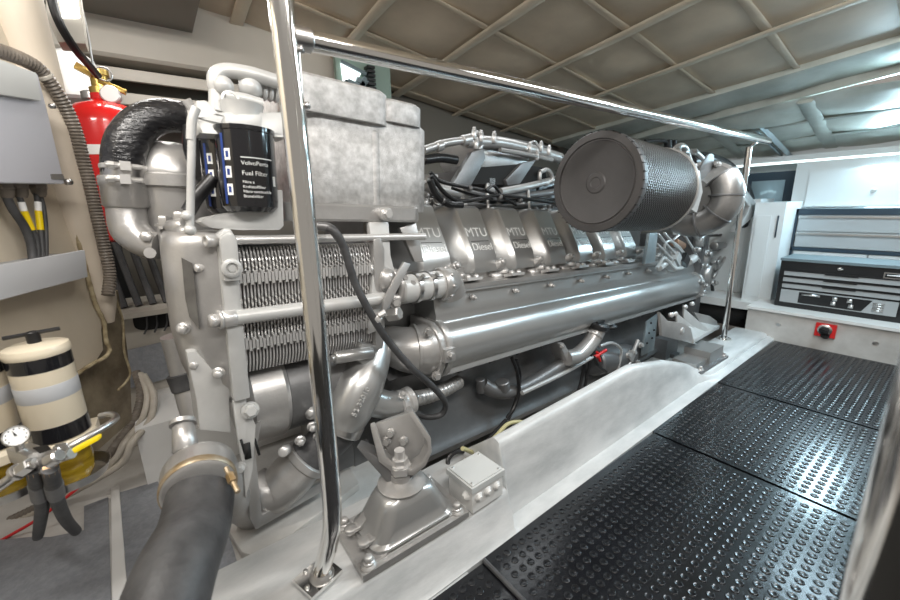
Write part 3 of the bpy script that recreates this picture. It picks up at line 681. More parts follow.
# ---- raw water inlet elbow
mm = MB(); mm.tube([E(252, 512, .14), E(232, 496, .06), E(212, 470, -.0), E(208, 468, -.05), EINV @ D(199, 472, .85)], [.05, .055, .060, .062, .062], 30, 6)
pc = EINV @ D(192, 470, .85)
a, b = EINV @ D(198, 466, .86), EINV @ D(200, 500, .775)
mm.lathe(a, b - a, [(.052, 0), (.066, .012), (.068, .02), (.068, .075), (.062, .080)], 36)
mm.cyl(EINV @ D(186, 452, .85), EINV @ D(183, 424, .875), .025, .021, n=22, bev=.005); mm.cyl(EINV @ D(183, 425, .874), EINV @ D(183, 421, .879), .026, n=20)
P_(mm, 'raw_water_elbow', 'silver', ang=50)
mm = MB(); ax = (b - a).normalized()
mm.lathe(a + ax * .045, ax, [(.0680, .012), (.0700, .015), (.0700, .028), (.068, .031)], 36); mm.cyl(EINV @ D(226, 468, .79), EINV @ D(238, 492, .755), .005, n=8); mm.cyl(EINV @ D(230, 474, .78), EINV @ D(233, 482, .77), .009, n=6)
P_(mm, 'hose_clamp', 'stainbrass', 'rust stained clamp')

# ---- fuel filter head and bracket
mm = MB()
mm.prism([E(196, 100, .06), E(205, 99, .03), E(218, 112, .0), E(288, 112, .0), E(288, 138, .0), E(200, 133, .0), E(195, 120, .05)], (0, .08, 0), .006)
for cx in (243,):
    c = E(cx, 122, .03); mm.lathe(c - V((0, 0, .05)), (0, 0, 1), [(.062, 0), (.064, .012), (.050, .016), (.052, .03), (.042, .036), (.044, .07), (.05, .09)], 24)
mm.prism([E(225, 114, -.02), E(262, 114, -.02), E(262, 134, -.02), E(225, 134, -.02)], (0, .05, 0), .005)
P_(mm, 'filter_head', 'lightgrey')
mm = MB()
mm.tube([E(225, 96, .06), E(216, 88, .06), E(216, 76, .06), E(226, 71, .06), E(250, 74, .05), E(278, 82, .05)], .0175, 16, 6)
mm.tube([E(246, 86, .09), E(262, 88, .09), E(285, 92, .1)], .025, 16, 4); mm.tube([E(225, 96, .02), E(245, 99, .02), E(262, 104, .02)], .013, 12, 4)
mm.sphere(E(224, 86, .03), .022).sphere(E(250, 88, .06), .028); mm.cyl(E(218, 112, .05), E(218, 92, .05), .02, n=14)
mm.lathe(E(231, 101, .02), (-.3, -1, .1), [(.020, 0), (.020, .012), (.014, .014), (.010, .008), (0, .008)], 18)
for k in range(4): mm.lathe(E(262 + 6 * k, 92 + k, .08), (1, 0, 0), [(.018, 0), (.022, .004), (.018, .01)], 16)
P_(mm, 'fuel_line_pipes', 'lightgrey')
mm = MB()
mm.prism([E(200, 222, .02), E(205, 218, .02), E(232, 213, 0), E(272, 206, 0), E(275, 190, 0), E(283, 190, 0), E(284, 226, 0), E(280, 230, 0), E(240, 230, 0), E(210, 228, .02)], (0, .10, 0), .004)
P_(mm, 'filter_tray', 'lightgrey')
mm = MB(); mm.tube([E(196, 108, .0), E(192, 120, .0), E(191, 140, .0)], .010, 12, 4); mm.cyl(E(192, 130, .0), E(190, 228, .0), .0085, n=14); mm.sphere(E(190, 230, .0), .013); mm.sphere(E(187, 216, .0), .013)
P_(mm, 'dipstick_rod', 'lightgrey')
def fuel_filter(px, v, wb, wt, rad, txt):
    c = E(px, 160, v); c.z = 0
    mm = MB(); mm.lathe(c + V((0, 0, wb)), (0, 0, 1), [(rad * .3, 0), (rad * .8, .002), (rad * .97, .014), (rad, .03), (rad, wt - wb - .012), (rad * 1.03, wt - wb - .010), (rad * 1.03, wt - wb), (rad * .7, wt - wb + .004)], 40)
    f = P_(mm, 'fuel_filter', 'blackgloss', 'black enamel canister with printed label')
    inv = EINV @ EYE; dirc = (V((inv.x, inv.y, 0)) - c).normalized(); a0 = math.atan2(dirc.y, dirc.x)
    def wrap(s, size, w, ang, mt='paper'):
        n0 = len(s); 
        cu = bpy.data.curves.new('t', 'FONT'); cu.body = s; cu.size = size; cu.align_y = 'CENTER'; t = bpy.data.objects.new('tmp', cu); COL.objects.link(t)
        me = bpy.data.meshes.new_from_object(t.evaluated_get(bpy.context.evaluated_depsgraph_get())); bpy.data.objects.remove(t)
        for vv in me.vertices:
            a = a0 + ang + vv.co.x / rad; vv.co = c + V((math.cos(a) * (rad + .0006), math.sin(a) * (rad + .0006), w + vv.co.y))
        me.materials.clear(); me.materials.append(M[mt]); o = bpy.data.objects.new('printed_label', me); COL.objects.link(o); o.parent = f
    def patch(a1, a2, w1, w2, mt, k=.0004):
        mq = MB(); n = 8
        rows = [[mq.bm.verts.new(c + V((math.cos(a0 + a1 + (a2 - a1) * i / n) * (rad + k), math.sin(a0 + a1 + (a2 - a1) * i / n) * (rad + k), w))) for w in (w1, w2)] for i in range(n + 1)]
        for i in range(n): mq.bm.faces.new((rows[i][0], rows[i + 1][0], rows[i + 1][1], rows[i][1]))
        mq.build('printed_label', mt, f)
    ls = -.2
    for s, sz, w in txt: wrap(s, sz, w, ls)
    patch(ls, ls + 1.15, 1.131, 1.133, 'paper')
    patch(-.92, -.80, wb + .02, wt - .02, 'printblue')
    for w in (1.045, 1.085, 1.125): patch(-.78, -.55, w, w + .026, 'paper'); patch(-.72, -.61, w + .006, w + .020, 'printblue', .0008)
    patch(.95, 1.12, 1.07, 1.094, 'paper')
TX = [('VolvoPenta', .0135, 1.119), ('Fuel Filter', .0145, 1.096), ('Filtre a', .009, 1.076), ('Kraftstofffilter', .009, 1.065), ('Filtro combustible', .009, 1.054), ('Branslefilter', .009, 1.043)]
fuel_filter(247, .02, 1.005, 1.205, .066, TX)
fuel_filter(228, .14, 1.0, 1.195, .066, TX)
# air filter-like silver housing behind the filters
mm = MB(); c = E(172, 170, .35)
mm.lathe(V((c.x, c.y, .87)), (0, 0, 1), [(.03, -.06), (.05, 0), (.085, .06), (.095, .13), (.10, .20), (.112, .205), (.112, .235), (.10, .24), (.10, .25), (.08, .30), (.05, .325), (.03, .33)], 36); P_(mm, 'thermostat_housing', 'silver')
mm = MB(); mm.tube([E(196, 128, .2), E(196, 150, .2), E(204, 172, .2), E(216, 180, .2)], .03, 14, 5); mm.tube([E(214, 178, .1), E(198, 196, .1), E(188, 212, .1)], .017, 12, 5); P_(mm, 'rubber_pipe', 'black')
# coolant elbow with wrapped hose
mm = MB(); c0 = E(126, 195, .30)
mm.tube([c0, E(127, 212, .30), E(131, 230, .29), E(146, 243, .27), E(160, 246, .25)], [.046, .045, .046, .040, .036], 30, 6)
mm.lathe(V((c0.x, c0.y, c0.z - .035)), (0, 0, 1), [(.046, 0), (.053, .006), (.053, .055), (.055, .058), (.055, .078), (.052, .082)], 36)
mm.cyl(E(150, 240, .27), E(146, 236, .22), .016, n=6, bev=.003); mm.cyl(E(152, 254, .27), E(150, 253, .22), .014, n=12)
mm.lathe(E(159, 246, .25), (1, 0, 0), [(.04, 0), (.056, .003), (.056, .012), (.04, .014)], 28)
mm.lathe(E(165, 246, .25), (1, 0, 0), [(.04, 0), (.056, .003), (.056, .016), (.04, .018)], 28)
mm.hexbolt(E(166, 226, .2), (0, 0, 1), .018, .02).hexbolt(E(181, 222, .16), (0, 0, 1), .018, .02); mm.cyl(E(170, 228, .16), E(186, 226, .12), .02, n=14, bev=.004); mm.cyl(E(178, 234, .13), E(190, 232, .1), .018, n=14, bev=.004)
P_(mm, 'coolant_elbow', 'silver', ang=50)
hs = [E(126, 190, .30), E(124, 165, .30), E(128, 143, .30), E(142, 124, .30), E(163, 116, .30), E(188, 118, .32)]
mm = MB(); mm.tube(hs, [.049, .050, .050, .047, .044, .043], 26, 7); P_(mm, 'wrapped_coolant_hose', 'foilhose', 'glossy black curved hose')
mm = MB(); mm.cyl(E(126, 190, .30), E(125, 164, .30), .0515, n=36, bev=.003); P_(mm, 'hose_cuff', 'steel_dull')
for y in (168, 181):
    p = E(125, y, .30); mm = MB(); mm.lathe(p - V((0, 0, .006)), (0, 0, 1), [(.052, 0), (.054, .002), (.054, .011), (.052, .013)], 36)
    q = p + V((-.01, -.056, 0)); mm.cyl(q - V((.03, 0, 0)), q + V((.045, .01, 0)), .006, n=8); mm.box(q + V((.01, -.003, 0)), (.022, .014, .022), None, .003); mm.cyl(q + V((-.025, -.002, .0)), q + V((-.012, -.002, 0)), .01, n=6); P_(mm, 'hose_clamp', 'bolt')
mm = MB(); p = E(186, 118, .31); mm.lathe(p, (1, .0, .02), [(.044, 0), (.048, .003), (.048, .016), (.044, .018)], 30); mm.cyl(E(186, 100, .2), E(192, 108, .2), .012, n=10); P_(mm, 'hose_clamp', 'bolt')

# ---- air filter and turbocharger
fa = E(596, 183, -.20); fb = V((fa.x + .52, fa.y, fa.z)); R0 = .198
mm = MB(); mm.lathe(fa + V((.012, 0, 0)), (1, 0, 0), [(R0 * .985, 0), (R0 * .98, .51)], 96, uv=True); af = P_(mm, 'air_filter', 'filtermesh', 'black woven mesh sleeve')
mm = MB(); mm.lathe(fa, (-1, 0, 0), [(R0, -.022), (R0 * 1.005, -.018), (R0 * 1.005, .006), (R0 * .985, .012), (R0 * .86, .012), (R0 * .845, .006), (R0 * .825, .006), (R0 * .81, .010), (R0 * .78, .008), (R0 * .22, .002), (R0 * .19, .006), (R0 * .12, .006), (R0 * .10, .003), (0, .003)], 96); P_(mm, 'end_disc', 'darkdisc', 'grey moulded end disc', parent=af, ang=18)
mm = MB()
for k in range(40):
    a = 2 * PI * k / 40; mm.box(fa + V((-.004, math.cos(a) * R0 * 1.001, math.sin(a) * R0 * 1.001)), (.024, .003, .003), None)
split_parts(mm, 'rim_notch', 'void', af)
mm = MB(); mm.lathe(fb + V((.005, 0, 0)), (1, 0, 0), [(R0 * .97, 0), (R0 * 1.01, .002), (R0 * 1.01, .02), (R0 * .9, .026), (R0 * .74, .05), (R0 * .7, .09)], 60); P_(mm, 'filter_clamp_ring', 'silver')
tc = V((2.22, -.29, 1.13))
mm = MB()
for k in range(30):
    pass
secs = []; n = 20; R1 = .132
pts = [];
for k in range(27):
    a = math.radians(-250 + 290 * k / 26); rr = R1 * (1.0 + .10 * k / 26); pts.append(tc + V((.0, math.cos(a) * rr * -1, math.sin(a) * rr)))
mm.tube(pts, [.050, .058, .064, .068, .070], 20, 1)
mm.lathe(tc - V((.04, 0, 0)), (1, 0, 0), [(.06, 0), (.085, .0), (.09, .03), (.10, .06), (.14, .10), (.165, .12), (.175, .14), (.15, .17), (.10, .20), (.06, .24)], 44)
P_(mm, 'turbocharger', 'titan', 'silver snail shaped compressor housing', ang=50)
for k in range(7):
    a = math.radians(-75 + 38 * k); d = V((0, -math.cos(a), math.sin(a))); p = tc + d * R1 * 1.04; t = V((0, math.sin(a), math.cos(a)))
    mm = MB(); mm.lathe(p - t * .004, t, [(.070, 0), (.077, .001), (.077, .008), (.070, .009)], 20); P_(mm, 'casting_rib', 'silver_dark')
mm = MB()
for k in range(10):
    a = 2 * PI * k / 10; p = tc + V((.10, math.cos(a) * .175, math.sin(a) * .175)); mm.cyl(p, p + V((-.03, 0, 0)), .016, n=10, bev=.003); mm.hexbolt(p + V((-.03, 0, 0)), (-1, 0, 0), .010, .012)
mm.lathe(tc + V((.10, 0, 0)), (1, 0, 0), [(.17, 0), (.19, .006), (.19, .02), (.17, .026)], 44); P_(mm, 'turbo_flange', 'silver')
mm = MB(); mm.tube([E(675, 165, -.2), E(676, 149, -.2), E(684, 147, -.2), E(689, 160, -.2), E(695, 180, -.25)], .016, 12, 6); mm.tube([E(684, 152, -.2), E(695, 152, -.2), E(704, 160, -.2)], .013, 12, 4)
mm.hexbolt(E(677, 151, -.215), (0, -1, .4), .014, .014); mm.hexbolt(E(694, 152, -.215), (0, -1, .4), .013, .014); P_(mm, 'vent_elbow', 'silver')
mm = MB(); mm.prism([E(692, 172, -.38), E(700, 170, -.38), E(703, 192, -.38), E(697, 213, -.38), E(692, 210, -.38)], (0, .04, 0), .004); P_(mm, 'mounting_strap', 'lightgrey')
mm = MB(); mm.tube([E(690, 162, .0), E(706, 159, -.02), E(728, 168, -.04), E(744, 188, -.08), E(749, 208, -.1), E(742, 224, -.1)], .045, 20, 6); P_(mm, 'intake_hose', 'foilhose', 'black hose arching over the turbocharger')
mm = MB(); mm.prism([E(x, y, -.2) for x, y in ((734, 183), (744, 186), (757, 204), (758, 212), (748, 222), (736, 232), (738, 226), (747, 214), (750, 207), (740, 194))], (0, .04, 0), .006); P_(mm, 'turbine_bracket', 'silver')
mm = MB(); mm.tube([E(674, 150, .3), E(664, 141, .3), E(645, 141, .3)], .012, 10, 4); mm.cyl(E(668, 140, .3), E(668, 150, .3), .03, n=14, bev=.003); mm.cyl(E(674, 140, .3), E(674, 150, .3), .022, n=14, bev=.003); P_(mm, 'breather_valve', 'black')
mm = MB()
for q, r in (([(720, 222), (735, 228), (748, 220), (756, 214)], .012), ([(705, 236), (725, 234), (742, 226)], .010), ([(712, 250), (728, 246), (742, 236), (748, 222)], .014)): mm.tube([E(x, y, .05) for x, y in q], r, 8, 5)
P_(mm, 'oil_feed_pipe', 'black')
# things under the filter at the far end of the engine
mm = MB(); q = [E(650, 233, -.0), E(658, 233, 0), E(655, 262, 0), E(645, 264, 0)]; mm.prism(q, (0, .02, 0), .002); P_(mm, 'filter_bracket', 'steelplate')
mm = MB()
for q in ([(658, 234), (668, 246), (678, 256), (684, 258)], [(664, 233), (676, 246), (690, 262)], [(664, 254), (665, 244), (670, 241), (678, 246), (686, 256)], [(673, 240), (682, 234), (690, 244), (700, 262)], [(657, 244), (668, 255), (674, 262)]):
    mm.tube([E(x, y, -.0) for x, y in q], .0085, 8, 5)
split_parts(mm, 'injection_pipe', 'bolt', EN)
mm = MB(); R = Matrix.Rotation(.6, 3, 'Y'); mm.box(E(676, 259, -.0), (.10, .05, .06), R, .006); mm.box(E(671, 266, -.02), (.08, .05, .04), R, .006); mm.cyl(E(659, 268, -.02), E(667, 262, -.02), .022, n=12, bev=.004); mm.cyl(E(688, 262, -.02), E(694, 258, -.02), .03, n=12, bev=.004)
mm.tube([E(657, 268, -.03), E(664, 258, -.03), E(674, 268, -.05), E(682, 268, -.05)], .012, 8, 5)
P_(mm, 'fuel_pump', 'lightgrey')
mm = MB(); mm.box(E(685, 260, -.03), (.09, .03, .07), R, .004); P_(mm, 'control_module', 'black')
mm = MB(); mm.cyl(E(674, 242, .04), E(682, 246, .04), .03, n=14, bev=.004); P_(mm, 'copper_sleeve', 'copper')
mm = MB(); mm.box(E(700, 240, .03), (.10, .06, .10), None, .01); mm.box(E(702, 258, .03), (.10, .10, .14), None, .02); mm.box(E(705, 275, .0), (.07, .08, .16), None, .02)
mm.sphere(E(698, 236, 0), .03); mm.cyl(E(714, 246, .02), E(733, 244, .02), .035, .018, n=16, bev=.004); mm.cyl(E(713, 260, .0), E(716, 268, .0), .03, n=14, bev=.004)
for x, y in ((696, 250), (708, 254), (714, 283), (700, 282), (702, 292), (716, 262), (704, 266)): mm.hexbolt(E(x, y, -.02), (-.4, -1, .2), .018, .025)
mm.tube([E(713, 278, .0), E(722, 262, .0), E(734, 244, .0)], .014, 10, 3); mm.tube([E(712, 272, .03), E(724, 252, .03), E(738, 238, .0)], .012, 10, 3)
split_parts(mm, 'gear_case_end', 'silver', EN)
mm = MB(); mm.box((3.42, .25, .55), (.10, .5, .7), None, .02); mm.box((3.5, .2, .40), (.1, .3, .3), None, .02); P_(mm, 'flywheel_housing', 'silver_dark')
mm = MB(); mm.tube([E(705, 296, .04), E(709, 306, .04), E(714, 318, .04)], .022, 10, 3); mm.tube([E(712, 285, .04), E(713, 300, .04), E(708, 316, .04)], .014, 10, 3); P_(mm, 'coolant_drain_hose', 'black')

# ---- oil filler, dipstick, starter
mm = MB(); mm.tube([E(483, 384, .10), E(492, 390, .08), E(508, 392, .06), E(530, 384, .05), E(566, 362, .03)], [.030, .034, .032, .034, .036], 18, 5); mm.cyl(E(502, 381, .06), E(503, 390, .06), .034, n=18, bev=.004); mm.cyl(E(480, 379, .10), E(481, 392, .10), .022, n=14, bev=.003)
P_(mm, 'oil_filler_tube', 'silver_dark')
mm = MB(); mm.tube([E(566, 358, .0), E(578, 355, -.01), E(590, 343, -.02), E(598, 330, -.03)], [.040, .042, .042, .042], 22, 6); mm.prism([E(560, 344, -.01), E(564, 343, -.01), E(575, 362, -.01), E(573, 367, -.01), E(569, 366, -.01)], (0, .08, 0), .004); mm.hexbolt(E(562, 346, -.01), (-1, -.5, 0), .01, .012)
mm.lathe(E(594, 336, -.025), E(598, 329, -.03) - E(594, 336, -.025), [(.044, 0), (.046, .004), (.046, .012), (.044, .016)], 24); P_(mm, 'oil_filler_neck', 'silver')
cp = E(599, 327, -.035); dn = (E(598, 320, -.03) - E(594, 334, -.02)); mm = MB(); mm.lathe(cp, dn, [(.046, -.012), (.054, -.006), (.054, .014), (.048, .022), (0, .024)], 28); mm.box(cp + dn.normalized() * .028, (.07, .014, .014), None, .004); mm.sphere(E(612, 327, .0), .03, (1.3, 1, .6)); P_(mm, 'filler_cap', 'black', 'black screw cap')
mm = MB(); mm.tube([E(522, 393, .0), E(560, 375, .0), E(592, 357, .0)], .011, 10, 3); P_(mm, 'dipstick_tube', 'bolt')
mm = MB(); mm.tube([E(592, 358, 0), E(598, 355, .0), E(606, 350, .0)], .009, 10, 3); mm.sphere(E(597, 356, 0), .014); mm.cyl(E(597, 352, 0), E(600, 361, 0), .008, n=8); P_(mm, 'dipstick_handle', 'redplastic', 'red dipstick handle')
mm = MB(); mm.cyl(E(592, 362, .08), E(626, 356, .08), .085, n=28, bev=.012); mm.cyl(E(626, 356, .08), E(640, 350, .08), .06, n=22, bev=.01); P_(mm, 'starter_motor', 'silver_dark')
mm = MB(); mm.tube([E(600, 346, .0), E(612, 343, .0), E(621, 350, .0), E(619, 364, .0), E(616, 378, .0)], .009, 10, 6); mm.tube([E(620, 378, .0), E(630, 362, .0), E(634, 350, .0), E(638, 340, .0)], .012, 10, 5)
for x, y in ((628, 355), (633, 352), (636, 362), (624, 370), (640, 345)): mm.hexbolt(E(x, y, .0), (-.3, -1, .2), .015, .018)
mm.box(E(631, 356, .0), (.05, .03, .06), R, .005); P_(mm, 'starter_cable', 'bolt')
mm = MB(); mm.tube([E(594, 357, -.01), E(598, 366, -.01), E(606, 372, -.01)], .010, 8, 4); P_(mm, 'black_cable', 'black')
mm = MB(); mm.prism([E(647, 322, -.0), E(658, 314, -.0), E(654, 350, .0), E(642, 356, .0)], (0, .012, 0), .002)
P_(mm, 'perforated_bracket', 'steelplate')
mm = MB(); [mm.cyl(E(x, y, -.001), E(x, y, -.004), .007, n=10) for x, y in ((651, 323), (654, 330), (649, 333), (652, 338), (647, 343))]; split_parts(mm, 'bracket_hole', 'void', EN)
mm = MB(); mm.box(E(665, 350, .08), (.22, .10, .22), None, .02); mm.box(E(672, 360, .03), (.10, .06, .12), None, .02); P_(mm, 'rear_casting', 'silver_dark')
for q, v in (([(512, 358), (517, 372), (519, 392), (514, 408), (507, 418)], .02), ([(516, 360), (520, 376), (516, 400), (508, 420)], .03), ([(585, 352), (583, 372), (578, 392), (574, 400)], .0), ([(592, 352), (588, 372), (584, 390), (580, 398)], .0)):
    mm = MB().tube([E(x, y, v) for x, y in q], .009, 8, 5); P_(mm, 'hanging_cable', 'black')
mm = MB(); rn = random.Random(5)
for k in range(12):
    u = .95 + .19 * k; mm.cyl((u, .12, .395), (u, .09, .35), .014, n=10, bev=.003); mm.hexbolt((u + .07, .15, .37), (0, -1, -.3), .012, .014)
mm.tube([(.9, .12, .37), (1.6, .11, .375), (2.2, .12, .37), (3.0, .13, .375)], .015, 10, 4); split_parts(mm, 'underside_fitting', 'silver_dark', EN)
# black sheathed cable from the tank down to the loop
cb = [E(322, 226, -.03), E(334, 231, -.06), E(344, 248, -.06), E(354, 280, -.06), E(366, 305, -.07), E(386, 338, -.07), E(412, 368, -.07), E(432, 386, -.06), E(445, 402, -.04), E(442, 414, -.02), E(428, 417, .0), E(415, 413, .02)]
tag(MB().tube([EMAT @ p for p in cb], .0115, 12, 7).build('black_cable', 'rubber'), 'thick black sheathed cable looping down over the plate cooler', 'cable')
mm = MB(); mm.tube([EMAT @ E(x, y, v) for x, y, v in ((316, 226, -.02), (330, 228, -.05), (339, 238, -.06))], .0125, 12, 5); tag(mm.build('cable_sleeve', 'silver_dark'), 'grey sleeve on the upper end of the black cable', 'sleeve')
mm = MB(); p = EMAT @ E(377, 318, -.07); mm.lathe(p - V((.008, .0, -.008)), (.6, 0, -.8), [(.014, 0), (.016, .003), (.016, .018), (.014, .02)], 16); mm.cyl(p + V((.0, -.012, .01)), p + V((.02, -.02, .02)), .010, n=6, bev=.002)
tag(mm.build('cable_clamp', 'bolt'), 'silver P clamp holding the black cable to the engine', 'clamp')

# ================================================================== SEAWATER HOSE
p0, p1, p2, p3 = D(201, 496, .78), D(194, 530, .72), D(175, 575, .62), D(142, 680, .52)
mm = MB().tube([p0, p1, p2, p3], [.060, .060, .060, .060], 40, 10)
sw = tag(mm.build('seawater_hose', 'rubber'), 'fat grey black rubber seawater hose in the foreground', 'hose')

# ================================================================== ENGINE MOUNTS
mt_ = thing('engine_mount', 'grey engine mount with U bracket on its base plate at the near end', 'engine mount', (.43, .83, .135), group='engine mounts')
def Mb(m, name, mt='silver', label=None, parent=mt_): m.xf(Matrix.Translation((-.43, -.83, -.135))); return m.build(name, mt, parent, label)
m = MB(); m.bx(.265, .590, .735, .925, .135, .152, .008); m.bx(.30, .56, .75, .91, .150, .160, .004); Mb(m, 'base_plate')
secs = []
for z, hx, hy, r in ((.156, .128, .080, .03), (.168, .128, .080, .035), (.174, .118, .074, .04), (.20, .104, .068, .04), (.238, .086, .058, .04), (.254, .076, .053, .04), (.264, .060, .044, .04)):
    s_ = []
    for cx, cy, a0 in ((1, 1, 0), (-1, 1, 90), (-1, -1, 180), (1, -1, 270)):
        for k in range(5): a = math.radians(a0 + 22.5 * k); s_.append(V((.435 + cx * (hx - r) + r * math.cos(a), .83 + cy * (hy - r) + r * math.sin(a), z)))
    secs.append(s_)
m = MB(); m.loft(secs); Mb(m, 'isolator_housing', 'silver_smooth')
m = MB(); m.lathe((.435, .835, .264), (0, 0, 1), [(.066, 0), (.066, .004), (.050, .012), (.030, .016), (.028, .03), (.020, .032)], 32); Mb(m, 'rubber_cap', 'silver')
m = MB()
for sx, yy in ((.285, .86), (.295, .80)):
    m.prism([(sx, yy - .014, .172), (sx + .03, yy - .014, .172), (sx + .07, yy - .014, .20), (sx + .095, yy - .014, .245), (sx + .085, yy - .014, .245), (sx + .06, yy - .014, .21), (sx + .025, yy - .014, .182), (sx, yy - .014, .182)], (0, .028, 0), .002); m.cyl((sx + .004, yy, .170), (sx + .004, yy, .184), .016, n=16, bev=.002)
m.xf(Matrix.Translation((-.43, -.83, -.135))); split_parts(m, 'lifting_lug', 'silver', mt_)
m = MB()
for x, y in ((.29, .755), (.565, .757), (.565, .905), (.29, .905)):
    m.lathe((x, y, .152), (0, 0, 1), [(.020, 0), (.020, .004), (.016, .005), (.016, .009)], 20); m.hexbolt((x, y, .161), (0, 0, 1), .0115, .014)
m.xf(Matrix.Translation((-.43, -.83, -.135))); split_parts(m, 'hold_down_bolt', 'bolt', mt_)
# U bracket, tilted, with threaded stud
inv = Matrix.Identity(4)
def PE(x, y, dd): return D(x, y, dd)
d0 = (V((.435, .835, .30)) - EYE).dot(FW)
us = [(372, 436), (368, 430), (372, 420), (378, 430), (388, 452), (396, 466), (412, 472), (424, 466), (432, 452), (428, 440), (414, 420), (408, 412), (412, 408), (420, 415), (432, 434), (432, 450)]
m = MB(); m.prism([PE(x, y, d0 - .02) for x, y in ((371, 430), (376, 428), (386, 456), (396, 466), (411, 470), (422, 462), (428, 450), (427, 442), (408, 413), (413, 411), (431, 438), (432, 452), (426, 466), (414, 476), (394, 474), (379, 462))], FW * .03 + V((0, .02, .0)), .003); Mb(m, 'bracket_rim', 'silver')
m = MB(); m.prism([PE(x, y, d0 + .045) for x, y in ((374, 425), (410, 412), (428, 442), (428, 458), (412, 472), (394, 470), (382, 456))], FW * .03, .006)
for x, y in ((387, 440), (384, 453), (404, 440), (391, 432)): p = PE(x, y, d0 + .043); m.cyl(p, p - FW * .014, .013, n=14, bev=.003); m.cyl(p - FW * .014, p - FW * .024, .009, n=6)
Mb(m, 'bracket_web', 'silver')
m = MB(); m.prism([PE(x, y, d0 - .01) for x, y in ((356, 447), (374, 455), (392, 470), (416, 474), (406, 483), (388, 484))], FW * .06, .004); Mb(m, 'bracket_foot', 'silver_dark')
m = MB(); m.cyl((.435, .835, .285), (.435, .835, .365), .014, n=18); m.lathe((.435, .835, .30), (0, 0, 1), [(.030, 0), (.030, .02)], 6); m.lathe((.435, .835, .320), (0, 0, 1), [(.026, 0), (.026, .004)], 20); m.lathe((.435, .835, .324), (0, 0, 1), [(.022, 0), (.022, .016)], 6); Mb(m, 'threaded_stud', 'bolt')
# far mount
fm = V((2.62, .90, .042)); m2 = thing('engine_mount', 'wide ribbed engine mount bracket at the far end beside the thin post', 'engine mount', fm, group='engine mounts')
def Fb(m, name, mt='silver', label=None): m.xf(Matrix.Translation(-fm)); return m.build(name, mt, m2, label)
hc = W(708, 357, 'Z', .06)
m = MB(); m.bx(hc.x - .26, hc.x + .13, hc.y - .065, hc.y + .12, .040, .054, .004); Fb(m, 'base_plate', 'silver_dark')
m = MB(); m.bx(hc.x - .10, hc.x + .09, hc.y - .045, hc.y + .10, .054, .125, .025, 4); m.bx(hc.x - .24, hc.x - .10, hc.y - .03, hc.y + .10, .054, .085, .01, 2); Fb(m, 'isolator_housing', 'silver_smooth')
def F_(x, y, yy): return W(x, y, 'Y', yy)
A_, B_ = .90, 1.04
m = MB(); m.prism([F_(660, 312, A_), F_(668, 321, A_), F_(682, 323, A_), F_(691, 328, A_), F_(694, 342, A_), F_(698, 345, A_), F_(662, 336, A_)], (0, .016, 0), .003); Fb(m, 'bracket_web', 'silver')
m = MB(); m.prism([F_(694, 312, B_), F_(710, 316, B_), F_(717, 321, B_), F_(719, 330, B_), F_(705, 332, B_)], (0, .016, 0), .003); Fb(m, 'bracket_web', 'silver')
m = MB(); a, b, c, d = F_(693, 340, A_), F_(719, 326, B_), F_(700, 322, B_), F_(668, 334, A_); m.prism([a, b, c, d], (0, 0, -.014), .002); Fb(m, 'bracket_shelf', 'lightgrey')
m = MB(); m.prism([a + V((-.004, -.008, .006)), b + V((.006, -.004, .006)), b + V((.006, -.004, -.016)), a + V((-.004, -.008, -.018))], (0, .012, 0), .002); Fb(m, 'bracket_lip', 'lightgrey')
for (x0, y0, x1, y1) in ((677, 313, 701, 333), (684, 308, 709, 330)):
    P0, P1 = F_(x0, y0, 1.0), F_(x1, y1, .97); m = MB(); m.prism([P0, P1, P1 + V((0, 0, -.03)), P0 + V((.03, 0, -.10))], (0, .010, 0), .002); Fb(m, 'bracket_rib', 'lightgrey')
m = MB(); p = F_(682, 331, A_); m.lathe(p, (0, -1, 0), [(.022, 0), (.020, .004), (0, .005)], 18)
for x, y, yy in ((674, 314, .97), (684, 307, 1.0), (691, 304, 1.03), (670, 315, .95)): p = F_(x, y, yy); m.cyl(p, p + V((-.010, -.016, .006)), .013, n=12, bev=.002)
for x, y in ((hc.x - .22, hc.y - .045), (hc.x + .11, hc.y - .045), (hc.x - .22, hc.y + .1)): m.lathe((x, y, .054), (0, 0, 1), [(.018, 0), (.018, .004)], 16); m.hexbolt((x, y, .058), (0, 0, 1), .011, .014)
m.xf(Matrix.Translation(-fm)); split_parts(m, 'hold_down_bolt', 'bolt', m2)

# ================================================================== JUNCTION BOX
jb = thing('junction_box', 'small light grey junction box on the bearer beside the near mount', 'junction box', (.66, .82, .135))
R = Matrix.Rotation(.03, 3, 'Z'); jc = V((.664, .792, 0))
def J(m, name, mt='greylid', label=None): m.xf(Matrix.Translation((-.66, -.82, -.135))); return m.build(name, mt, jb, label)
m = MB(); m.box((jc.x, jc.y, .170), (.122, .108, .070), R, .004); J(m, 'body', 'white')
m = MB(); m.box((jc.x, jc.y, .213), (.132, .118, .018), R, .004); m.box((jc.x, jc.y, .2235), (.120, .106, .004), R, .001); J(m, 'lid', 'greylid')
for k in range(3):
    m = MB(); p = V((jc.x - .036 + .036 * k, jc.y - .053 + .001 * k, .180)); m.lathe(p, (0, -1, 0), [(.0145, 0), (.0145, .003), (.012, .006), (.011, .006), (.009, .010), (.008, .010), (.006, .013), (0, .013)], 20); J(m, 'cable_grommet', 'white')
m = MB(); m.lathe((jc.x - .060, jc.y - .03, .180), (-1, 0, 0), [(.0145, 0), (.0145, .003), (.012, .006), (.009, .010), (.006, .013), (0, .013)], 20); J(m, 'cable_grommet', 'white')
m = MB()
for a in (-1, 1):
    for b in (-1, 1): m.cyl((jc.x + a * .052, jc.y + b * .045, .225), (jc.x + a * .052, jc.y + b * .045, .2265), .004, n=10)
